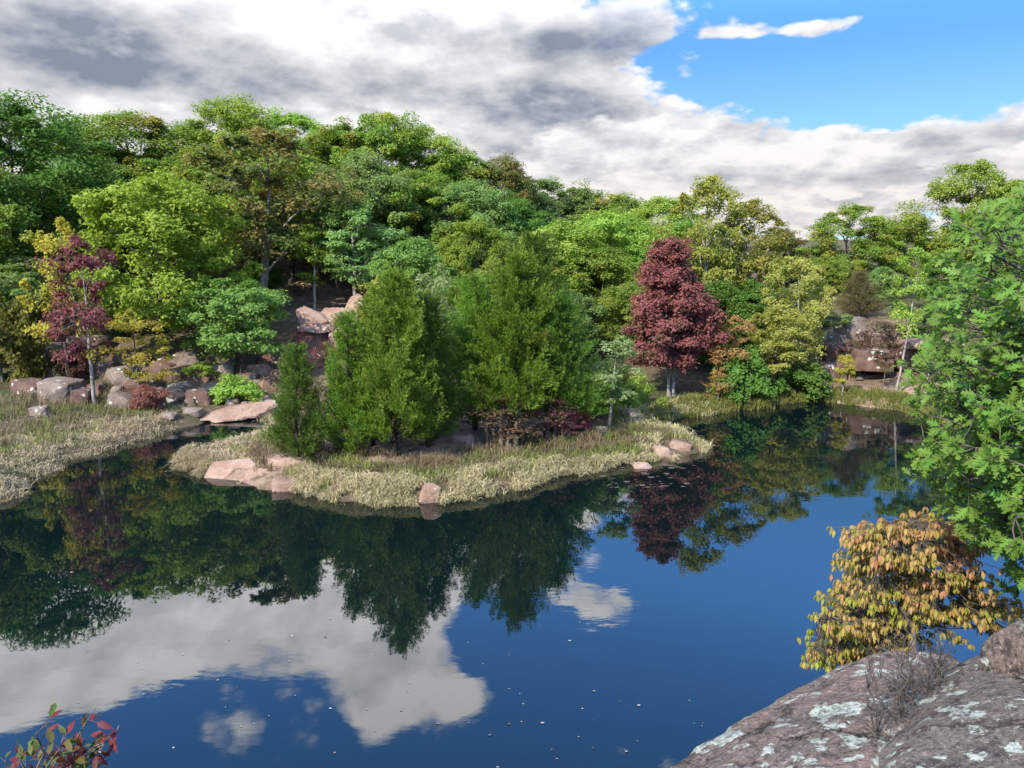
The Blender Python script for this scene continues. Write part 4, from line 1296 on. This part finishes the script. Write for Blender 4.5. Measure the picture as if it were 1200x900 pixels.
# ------------------------------------------------------------------ grasses
NOGRASS = [(*ground_hit(x, y)[:2], rr) for x, y, rr in [(268, 554, 0.95), (328, 574, 0.6), (500, 588, 0.5), (798, 528, 0.8), (778, 533, 0.5), (262, 490, 1.6), (225, 488, 0.9), (44, 486, .6), (338, 546, 0.6)]]
def blades(name, n, region, h, mat, label, lean=0.5, width=0.02, seed=0, clump=0.0, flat=0.0, outward=0.0, kind_cat='grass'):
    """blades of grass rooted where region(X, Y, s) keeps them"""
    r = np.random.default_rng(seed)
    x0, x1, y0, y1 = region['box']
    keep = []
    tot = 0
    while tot < n and len(keep) < 60:
        X, Y = r.uniform(x0, x1, n * 2), r.uniform(y0, y1, n * 2)
        s = sdist(X, Y)
        nz = vnoise(np.stack([X * 1.3, Y * 1.3, X * 0 + seed], 1), seed)
        for ex, ey, er in NOGRASS:
            s = np.where((X - ex) ** 2 + (Y - ey) ** 2 < er * er, -9.0, s)
        nz2 = vnoise(np.stack([X * 4.0, Y * 4.0, X * 0 + seed + 5], 1), seed + 2)
        ok = region['test'](X, Y, s + 0.5 * (nz2 - 0.5)) & (r.random(len(X)) < np.clip(1 - clump + clump * (3.4 * (nz - 0.35) + 1.6 * (nz2 - 0.45)), 0, 1))
        keep.append(np.stack([X[ok], Y[ok], s[ok]], 1))
        tot += ok.sum()
    q = np.concatenate(keep)[:n]
    n = len(q)
    X, Y, s = q.T
    Z = np.maximum(terrain(X, Y), -0.06)
    e = 0.25
    gx = sdist(X + e, Y) - s
    gy = sdist(X, Y + e) - s
    G = -np.stack([gx, gy], 1)
    G = nrm(G)
    a = r.random(n) * 6.283
    dirn = nrm(np.stack([np.cos(a), np.sin(a)], 1) + G * outward)
    nzh = vnoise(np.stack([X * 0.8, Y * 0.8, X * 0 + 3.0 + seed], 1), seed + 4)
    tuft = vnoise(np.stack([X * 3.1, Y * 3.1, X * 0 + 8.0 + seed], 1), seed + 6)
    L = h * (0.4 + 0.75 * r.random(n)) * (0.45 + 0.6 * nzh + 0.6 * tuft)
    ln = lean * (0.3 + 1.0 * r.random(n))
    up = np.clip(1 - flat * r.random(n), 0.1, 1)
    base = np.stack([X, Y, Z - 0.03], 1)
    D = np.concatenate([dirn, np.zeros((n, 1))], 1)
    U = np.array([0, 0, 1.0])
    p1 = base + D * (L * ln * 0.22)[:, None] + U * (L * 0.50 * up)[:, None]
    p2 = p1 + D * (L * ln * 0.40)[:, None] + U * (L * 0.30 * up * (1 - 0.35 * ln))[:, None]
    p3 = p2 + D * (L * ln * 0.55)[:, None] + U * (L * (0.22 - 0.55 * ln) * up)[:, None]
    B = np.stack([-dirn[:, 1], dirn[:, 0], np.zeros(n)], 1) + r.normal(0, 0.4, (n, 3))
    B = nrm(B) * (width * (0.6 + 0.8 * r.random(n)))[:, None]
    V = np.stack([base - B, base + B, p1 - B * .9, p1 + B * .9, p2 - B * .6, p2 + B * .6, p3], 1).reshape(-1, 3)
    i = np.arange(n) * 7
    Q = np.concatenate([np.stack([i, i + 1, i + 3, i + 2], 1), np.stack([i + 2, i + 3, i + 5, i + 4], 1)])
    Tt = np.stack([i + 4, i + 5, i + 6], 1)
    rn = np.clip(r.random(n) * 0.55 + 0.35 * nzh + 0.35 * (tuft - 0.3), 0, 1)
    S = Soup()
    S.add(V, Q, np.concatenate([rn, rn]))
    S.F[3].append(Tt)
    S.R[3].append(rn)
    o = link(name, S.mesh(name), MAT[mat])
    return tag(o, label, kind_cat, kind='stuff')


front = lambda X, Y: Y < (22.5 + 0.42 * np.maximum(X + 2, 0) + 0.18 * np.abs(np.minimum(X + 2, 0)) + 3.6)
blades('shore_grass', 17000, {'box': (-12, 12, 22, 33), 'test': lambda X, Y, s: (s > -0.12) & (s < 1.55) & front(X, Y) & (X > -7.5)}, 0.36, 'straw',
       'pale straw-coloured grass fringe along the front edge of the peninsula', 0.75, 0.013, 1, 0.75, 0.0, 0.8)
blades('shore_grass', 5000, {'box': (-13, -7, 24, 34), 'test': lambda X, Y, s: (s > -0.1) & (s < 0.8) & (X < -7.0) & (Y > 26.5) & (Y < 29.6)}, 0.34, 'straw',
       'straw-coloured grass around the left tip of the peninsula', 0.7, 0.013, 2, 0.5, 0, 0.6)
blades('weeds', 12000, {'box': (-10, 9, 24, 36), 'test': lambda X, Y, s: (s > 0.9) & (s < 4.0) & (Y < 36)}, 0.42, 'weed',
       'brown dry weeds on the ground under the peninsula cedars', 0.5, 0.011, 3, 0.7)
blades('weeds', 7000, {'box': (-8, 9, 23, 37), 'test': lambda X, Y, s: (s > 0.5) & (s < 2.8)}, 0.36, 'reed',
       'short green grass behind the straw fringe of the peninsula', 0.6, 0.011, 4, 0.95)
blades('bank_grass', 24000, {'box': (-26, -9.5, 19, 37), 'test': lambda X, Y, s: (s > -0.12) & (s < 4.2 - 0.12 * (Y - 24)) & (X < -9.0)}, 0.30, 'tan',
       'trampled tan grass covering the left bank', 0.95, 0.012, 5, 0.6, 0.75)
blades('bank_grass', 9000, {'box': (-26, -9.5, 19, 40), 'test': lambda X, Y, s: (s > 1.6) & (s < 7.5) & (X < -10.0)}, 0.30, 'reed',
       'patches of green grass on the left bank below the boulders', 0.5, 0.012, 6, 0.95)
blades('bank_grass', 9000, {'box': (-26, -9.5, 22, 42), 'test': lambda X, Y, s: (s > 2.5) & (s < 9) & (X < -10.0)}, 0.45, 'weed',
       'brown weeds between the boulders on the left bank', 0.5, 0.012, 7, 0.8)
blades('reeds', 14000, {'box': (6, 22, 30, 46), 'test': lambda X, Y, s: (s > -0.15) & (s < 1.6) & (Y > 33)}, 0.44, 'reed',
       'yellow-green reeds along the far shore under the maple and the ledge', 0.5, 0.016, 8, 0.3, 0, 0.4)
blades('shore_grass', 5000, {'box': (5, 12, 29, 38), 'test': lambda X, Y, s: (s > -0.1) & (s < 1.2) & (Y > 29.5)}, 0.5, 'straw',
       'straw grass on the back side of the peninsula tip', 0.7, 0.013, 9, 0.5)


# ------------------------------------------------------------------ leaves with their own shape
def leaf_shape(kind, seed=0):
    """unit leaf along +X, normal +Z"""
    r = np.random.default_rng(seed)
    if kind == 'oak':
        st = [(0.0, .010, 0), (.20, .04, 0), (.28, .25, .09), (.33, .055, 0), (.44, .37, .13), (.51, .06, 0), (.62, .33, .15), (.69, .06, 0), (.80, .17, .11), (1.0, .006, 0)]
        fold, bend = 0.22, 0.14
    elif kind == 'dogwood':
        st = [(0.0, .012, 0), (.18, .11, 0), (.42, .215, 0), (.62, .20, 0), (.82, .11, 0), (1.0, .006, 0)]
        fold, bend = 0.42, 0.30
    else:
        st = [(0.0, .012, 0), (.12, .03, 0), (.30, .17, 0), (.52, .21, 0), (.75, .14, 0), (1.0, .006, 0)]
        fold, bend = 0.25, 0.22
    V, F = [], []
    for t, w, f in st:
        w *= 1 + 0.12 * r.normal()
        z = -bend * t * t
        V += [(t + f, w, z + fold * w), (t, 0, z), (t + f, -w, z + fold * w)]
    for i in range(len(st) - 1):
        a = 3 * i
        F += [(a, a + 1, a + 4, a + 3), (a + 1, a + 2, a + 5, a + 4)]
    V = np.array(V)
    V[:, 2] += 0.03 * r.normal(size=len(V)) * (np.abs(V[:, 1]) > 0.03)
    return V, np.array(F)


def leaf_frames(P, T, Nn):
    T = nrm(T)
    B = nrm(np.cross(Nn, T))
    Nn = np.cross(T, B)
    return np.stack([T, B, Nn], -1)            # columns


def leafy(parent, P, T, Nn, L, rnd, kind, mat, nsingle, root, foliage_label=None):
    """leaves of one plant: those that show largest as objects of their own, the rest joined"""
    r = np.random.default_rng(5)
    shapes = [leaf_shape(kind, k) for k in range(4)]
    R = leaf_frames(P, T, Nn)
    q = pix(P + T * L[:, None] * 0.5)
    inside = (q[:, 0] > -5) & (q[:, 0] < 1205) & (q[:, 1] > -5) & (q[:, 1] < 905) & (q[:, 2] > 0.5)
    cell = np.floor(q[:, 0] / 9) * 4000 + np.floor(q[:, 1] / 9)
    order = np.argsort(q[:, 2])
    rank = np.zeros(len(P), int)
    seen = {}
    for i in order:
        c = cell[i]
        rank[i] = seen.get(c, 0)
        seen[c] = rank[i] + 1
    score = np.where(inside, -rank * 10 + L / q[:, 2] * 100, -1e6)
    pick = np.argsort(-score)[:nsingle]
    pick = pick[score[pick] > -1e5]
    single = np.zeros(len(P), bool)
    single[pick] = True
    root = np.asarray(root, float)
    bins = 5
    meshes = {}
    for k in range(4):
        for b in range(bins):
            V, F = shapes[k]
            meshes[k, b] = make_mesh('%s_leaf_%d_%d' % (kind, k, b), V, [F], np.full(len(F), (b + 0.5) / bins), True)
    for i in pick:
        o = link('leaf', meshes[i % 4, min(bins - 1, int(rnd[i] * bins))], MAT[mat], parent)
        M = Matrix([[*(R[i, 0] * L[i]), P[i, 0] - root[0]], [*(R[i, 1] * L[i]), P[i, 1] - root[1]], [*(R[i, 2] * L[i]), P[i, 2] - root[2]], [0, 0, 0, 1]])
        o.matrix_local = M
    rest = np.where(~single)[0]
    if len(rest):
        S = Soup()
        for k in range(4):
            idx = rest[rest % 4 == k]
            V, F = shapes[k]
            W = np.einsum('nij,vj->nvi', R[idx], V) * L[idx][:, None, None] + (P[idx] - root)[:, None]
            FF = (F[None] + (np.arange(len(idx)) * len(V))[:, None, None]).reshape(-1, 4)
            S.add(W.reshape(-1, 3), FF, np.repeat(rnd[idx], len(F)))
        o = link('foliage', S.mesh('foliage', True), MAT[mat], parent)
        o['kind'] = 'stuff'


# near oak at the right edge: trunk just outside the frame, boughs reaching in
def near_oak():
    r = np.random.default_rng(31)
    root = np.array([5.3, 5.4, 0.0])
    root[2] = th(5.3, 5.4) - 0.1
    o = empty('oak_tree', root, 'near oak with large lobed bright green leaves reaching in from the right edge', 'tree')
    W = Soup()
    n = 10
    zz = np.linspace(0, 1, n)
    H = 11.2 - root[2]
    tp = np.stack([0.15 * np.sin(zz * 5), 0.1 * np.cos(zz * 4) - .1, zz * H], 1)
    W.tube(tp, 0.15 * (1 - zz * 0.85) + 0.01, 10)
    P, T, Nn, L, RN = [], [], [], [], []
    # crown ellipsoid: bough ends
    C = np.array([5.0, 5.3, 7.5]) - root
    E = []
    tries = 0
    while len(E) < 290 and tries < 20000:
        tries += 1
        d = nrm(r.normal(0, 1, 3))
        e = C + d * np.array([2.45, 2.0, 3.1]) * (0.52 + 0.48 * r.random() ** 0.6)
        w = e + root
        q = pix(w[None])[0]
        if w[2] < 5.4 or w[1] < 3.3 or (w[1] > 6.3 and len(E) % 2):
            continue
        lim = np.interp(q[1], [100, 190, 225, 250, 290, 350, 470, 560, 605, 650, 700, 760], [1500, 1330, 1225, 1200, 1145, 1128, 1092, 1104, 1138, 1182, 1232, 1340])
        if q[0] < lim + 4 or q[0] > 1620 or (q[0] > 1240 and len(E) % 3):
            continue
        if all(np.linalg.norm(e - f) > 0.20 for f in E):
            E.append(e)
    for e in E:
        h = np.clip(e[2] - 0.55 * np.hypot(e[0], e[1]) - 0.1, 0.3 * H, 0.92 * H)
        i = np.argmin(np.abs(tp[:, 2] - h))
        Lc = limb_curve(tp[i], e, 0.12, 7, r, 0.04)
        W.tube(Lc, np.linspace(0.032, 0.006, 7), 5)
        out = nrm(Lc[-1] - Lc[-3])
        for k in range(8 if pix(e[None] + root)[0, 0] < 1245 else 2):                                    # twigs, each ending in a rosette of leaves
            b = Lc[-1 - (k % 3)] if k else Lc[-1]
            td = nrm(out * 0.7 + r.normal(0, 0.55, 3) + np.array([0, 0, 0.1]))
            tl = 0.10 + 0.22 * r.random()
            tip = b + td * tl
            W.tube(np.stack([b, (b + tip) / 2 + r.normal(0, 0.012, 3), tip]), [0.005, 0.004, 0.003], 4)
            m = r.integers(5, 9)
            a0 = r.random() * 6.28
            s1 = nrm(np.cross(td, [0.1, 0.2, 1.0]))
            s2 = np.cross(td, s1)
            for j in range(m):
                a = a0 + j * 6.28 / m + r.normal(0, 0.25)
                sp = 0.6 + 0.8 * r.random()
                t = nrm(td * 0.75 + (s1 * math.cos(a) + s2 * math.sin(a)) * sp + np.array([0, 0, -0.32]))
                nn = nrm(np.array([-0.25, -0.35, 0.8]) + 0.35 * out + r.normal(0, 0.32, 3))
                P.append(tip - td * tl * 0.35 * r.random())
                T.append(t)
                Nn.append(nn)
                L.append(0.068 + 0.052 * r.random())
                RN.append(np.clip(0.5 + 0.22 * r.normal(), 0, 1))
    link('trunk', W.mesh('oak_trunk', True), MAT['bark'], o)
    P = np.array(P) + root
    leafy(o, P, np.array(T), np.array(Nn), np.array(L), np.array(RN), 'oak', 'oak', 300, root)


near_oak()


def inpoly(x, y, poly):
    c = False
    for i in range(len(poly)):
        (ax, ay), (bx, by) = poly[i], poly[i - 1]
        if (ay > y) != (by > y) and x < (bx - ax) * (y - ay) / (by - ay) + ax:
            c = not c
    return c


def near_dogwood():
    r = np.random.default_rng(17)
    bx, by = 3.75, 5.75
    root = np.array([bx, by, th(bx, by) - 0.1])
    o = empty('dogwood_tree', root, 'small dogwood with drooping yellow and orange autumn leaves behind the lichened rocks', 'tree')
    W = Soup()
    poly = [(1085, 596), (1130, 622), (1134, 655), (1152, 696), (1192, 712), (1180, 742), (1120, 738), (1075, 752), (1020, 768), (968, 778), (945, 765), (960, 735), (988, 692), (1003, 668), (985, 642), (1005, 624), (1050, 604)]
    fork = root + np.array([-0.25, 0.1, 0.55 * (5.0 - root[2])])
    hub = np.array([3.3, 5.9, 4.95])
    tpts = np.stack([root, root * .6 + fork * .4 + [0.03, 0, 0], fork, hub * .5 + fork * .5 + [0, .05, 0], hub])
    W.tube(tpts - root, [0.06, 0.05, 0.042, 0.034, 0.028], 8)
    E = []
    tries = 0
    while len(E) < 470 and tries < 30000:
        tries += 1
        x, y = r.uniform(935, 1195), r.uniform(590, 790)
        if not inpoly(x, y, poly):
            continue
        D = 6.2 + r.normal(0, 0.30)
        tier = math.sin(y / 5.6 + x / 45)                     # leaves sit in loose tiers
        if tier < -0.25 and r.random() < 0.9:
            continue
        e = at_Y(x, y, D)
        if all(np.linalg.norm((e - f) * [1, 1, 1.5]) > 0.050 for f in E):
            E.append(e)
    E = np.array(E)
    lev = np.array([hub + [0, 0, 0.0], hub + [-.35, 0.1, .10], hub + [-.2, .2, .42], hub + [-.05, .25, .75], hub + [.25, .1, .3], hub + [-.75, .05, .05]])
    for k in range(1, len(lev)):
        W.tube(limb_curve(hub, lev[k], 0.03, 6, r, 0.015) - root, np.linspace(0.022, 0.012, 6), 6)
    P, T, Nn, L, RN = [], [], [], [], []
    ztop, zbot = E[:, 2].max(), E[:, 2].min()
    for e in E:
        i = np.argmin(np.linalg.norm((lev - e) * [1, 1, 1.6], axis=1))
        Lc = limb_curve(lev[i], e, 0.05, 6, r, 0.012)
        W.tube(Lc - root, np.linspace(0.0055, 0.002, 6), 4)
        out = nrm((e - lev[i]) * [1, 1, 0.2] + 1e-3)
        hue = np.clip(-0.02 + 0.74 * (e[2] - zbot) / (ztop - zbot) + 0.20 * r.normal(), 0, 1)
        for q in range(6):                                    # short side twigs with whorls of hanging leaves
            tip = e + np.array([r.normal(0, 0.065), r.normal(0, 0.065), r.normal(0, 0.018)]) + out * 0.02 * q
            W.tube(np.stack([Lc[-2], (Lc[-2] + tip) / 2 + [0, 0, .01], tip]) - root, [0.003, 0.0025, 0.002], 3)
            m = r.integers(4, 7)
            a0 = r.random() * 6.28
            for j in range(m):
                a = a0 + j * 6.28 / m + r.normal(0, 0.2)
                hd = np.array([math.cos(a), math.sin(a), 0])
                t = nrm(hd * (0.42 + 0.25 * r.random()) + np.array([0, 0, -0.85]) + out * 0.15)
                P.append(tip + hd * 0.008)
                T.append(t)
                Nn.append(nrm(hd * 0.95 + np.array([0, 0, 0.45]) + r.normal(0, 0.15, 3)))
                L.append(0.036 + 0.034 * r.random())
                RN.append(np.clip(hue + 0.16 * r.normal(), 0, 1))
    link('trunk', W.mesh('dogwood_trunk', True), MAT['bark'], o)
    leafy(o, np.array(P), np.array(T), np.array(Nn), np.array(L), np.array(RN), 'dogwood', 'dogwood', 300, root)


near_dogwood()


def leaf_spray(name, root, tips, label, mat, seed, leaf=0.06, nleaf=5, bk='bark', cat='shrub', spread=0.10):
    """a few twigs with scattered single leaves"""
    r = np.random.default_rng(seed)
    root = np.asarray(root, float)
    o = empty(name, root, label, cat)
    P, T, Nn, L, RN = [], [], [], [], []
    for tip in tips:
        Lc = limb_curve(root, np.asarray(tip, float), 0.06, 8, r, 0.012)
        W = Soup()
        W.tube(Lc - root, np.linspace(0.008, 0.0022, 8), 5)
        for k in range(nleaf):
            u = 3 + 4 * (k + r.random()) / nleaf
            i = min(int(u), 6)
            b = Lc[i] + (Lc[i + 1] - Lc[i]) * (u - i)
            d = nrm(nrm(Lc[i + 1] - Lc[i]) + r.normal(0, 0.7, 3))
            e = b + d * spread * (0.25 + 0.6 * r.random())
            W.tube(np.stack([b, e]) - root, [0.0022, 0.0012], 3)
            for _ in range(r.integers(1, 3)):
                P.append(e)
                T.append(nrm(d + r.normal(0, 0.5, 3) + [0, 0, -0.25]))
                Nn.append(nrm(np.array([-0.2, -0.4, 0.7]) + r.normal(0, 0.4, 3)))
                L.append(leaf * (0.7 + 0.6 * r.random()))
                RN.append(float(r.random() < 0.5) * 0.7 + 0.3 * r.random())
        link('stem', W.mesh('stem', True), MAT[bk], o)
    leafy(o, np.array(P), np.array(T), np.array(Nn), np.array(L), np.array(RN), 'plain', mat, 300, root)


MAT['sprig'] = foliage('sprig_leaf', (0.075, 0.115, 0.022), (0.150, 0.014, 0.028), None, trans=0.3, vary=0.5)
rt = at_Y(30, 985, 2.9)
leaf_spray('sprig_shrub', rt, [at_Y(x, y, 2.9 + dy) for x, y, dy in [(112, 830, 0), (140, 850, .1), (58, 846, -.1), (24, 880, 0), (8, 893, .15), (100, 868, .1), (75, 862, -.15), (46, 888, .1), (90, 884, 0), (122, 872, .05),
                                                                     (66, 893, 0), (108, 890, .1), (84, 896, -.1), (98, 892, .2), (30, 896, .1), (118, 896, .1), (72, 880, .2)]],
           'small shrub with dark red and green leaves at the bottom left corner', 'sprig', 3, 0.060, 9, 'bark', spread=0.07)


def dry_bush():
    r = np.random.default_rng(9)
    root = at_z(1030, 884, 6.02)
    far_end = at_z(1112, 800, 6.06)
    o = empty('dry_bush', root, 'grey leafless dried bush growing out of the crevice in the near rocks', 'shrub')
    for k in range(11):
        W = Soup()
        b = root + (far_end - root) * (k / 11) + np.array([0, 0, -0.10])
        top = b + np.array([r.normal(0, 0.05), r.normal(0.03, 0.05), (0.34 if k < 4 else 0.20) + 0.12 * r.random()])
        Lc = limb_curve(b, top, 0.02, 8, r, 0.012)
        W.tube(Lc - root, np.linspace(0.006, 0.0015, 8), 5)
        for _ in range(26):
            i = r.integers(2, 8)
            e = Lc[i] + r.normal(0, 1, 3) * 0.05 + np.array([0, 0, 0.05])
            W.tube(limb_curve(Lc[i], e, 0.01, 4, r, 0.004) - root, np.linspace(0.0022, 0.0009, 4), 3)
            for __ in range(2):
                e2 = e + r.normal(0, 1, 3) * 0.022 + np.array([0, 0, 0.02])
                W.tube(np.stack([e, e2]) - root, [0.0013, 0.0007], 3)
        link('stem', W.mesh('dry_stem', True), MAT['bark'], o)


dry_bush()


def specks():
    """leaf bits and seed fluff floating on the pond"""
    r = np.random.default_rng(6)
    S = Soup()
    for k in range(85):
        x, y = r.uniform(10, 700), 640 + 250 * r.random() ** 0.8
        if r.random() < 0.35:
            x, y = r.uniform(560, 900), r.uniform(820, 900)
        c = at_z(x, y, 0.006)
        m = 6
        a = np.arange(m) * 6.283 / m + r.random()
        sz = 0.010 + 0.020 * r.random() ** 3
        rad = sz * (0.6 + 0.6 * r.random(m))
        V = np.stack([c[0] + rad * np.cos(a) * 1.3, c[1] + rad * np.sin(a), c[2] + 0.008 * r.random(m)], 1)
        V = np.concatenate([V, [c + [0, 0, 0.012]]])
        F = np.stack([np.arange(m), (np.arange(m) + 1) % m, np.full(m, m)], 1)
        S.add(V, F, r.random())
    for k in range(60):                                      # scum and leaves off the peninsula tip
        x, y = 690 + 130 * r.random(), 545 + 26 * r.random() ** 1.4
        c = at_z(x, y, 0.006)
        if sdist([c[0]], [c[1]])[0] > -0.1:
            continue
        m = 7
        a = np.arange(m) * 6.283 / m
        rad = (0.03 + 0.09 * r.random() ** 2) * (0.6 + 0.6 * r.random(m))
        V = np.stack([c[0] + rad * np.cos(a) * 1.6, c[1] + rad * np.sin(a), np.full(m, c[2])], 1)
        V = np.concatenate([V, [c + [0, 0, 0.004]]])
        F = np.stack([np.arange(m), (np.arange(m) + 1) % m, np.full(m, m)], 1)
        S.add(V, F, 0.1 * r.random())
    m_ = foliage('floating_bits', (0.08, 0.06, 0.04), (0.46, 0.40, 0.33), None, trans=0.1)
    tag(link('floating_leaves', S.mesh('floating_leaves'), m_), 'scattered pale leaf bits floating on the pond', 'leaf litter', kind='stuff')


specks()
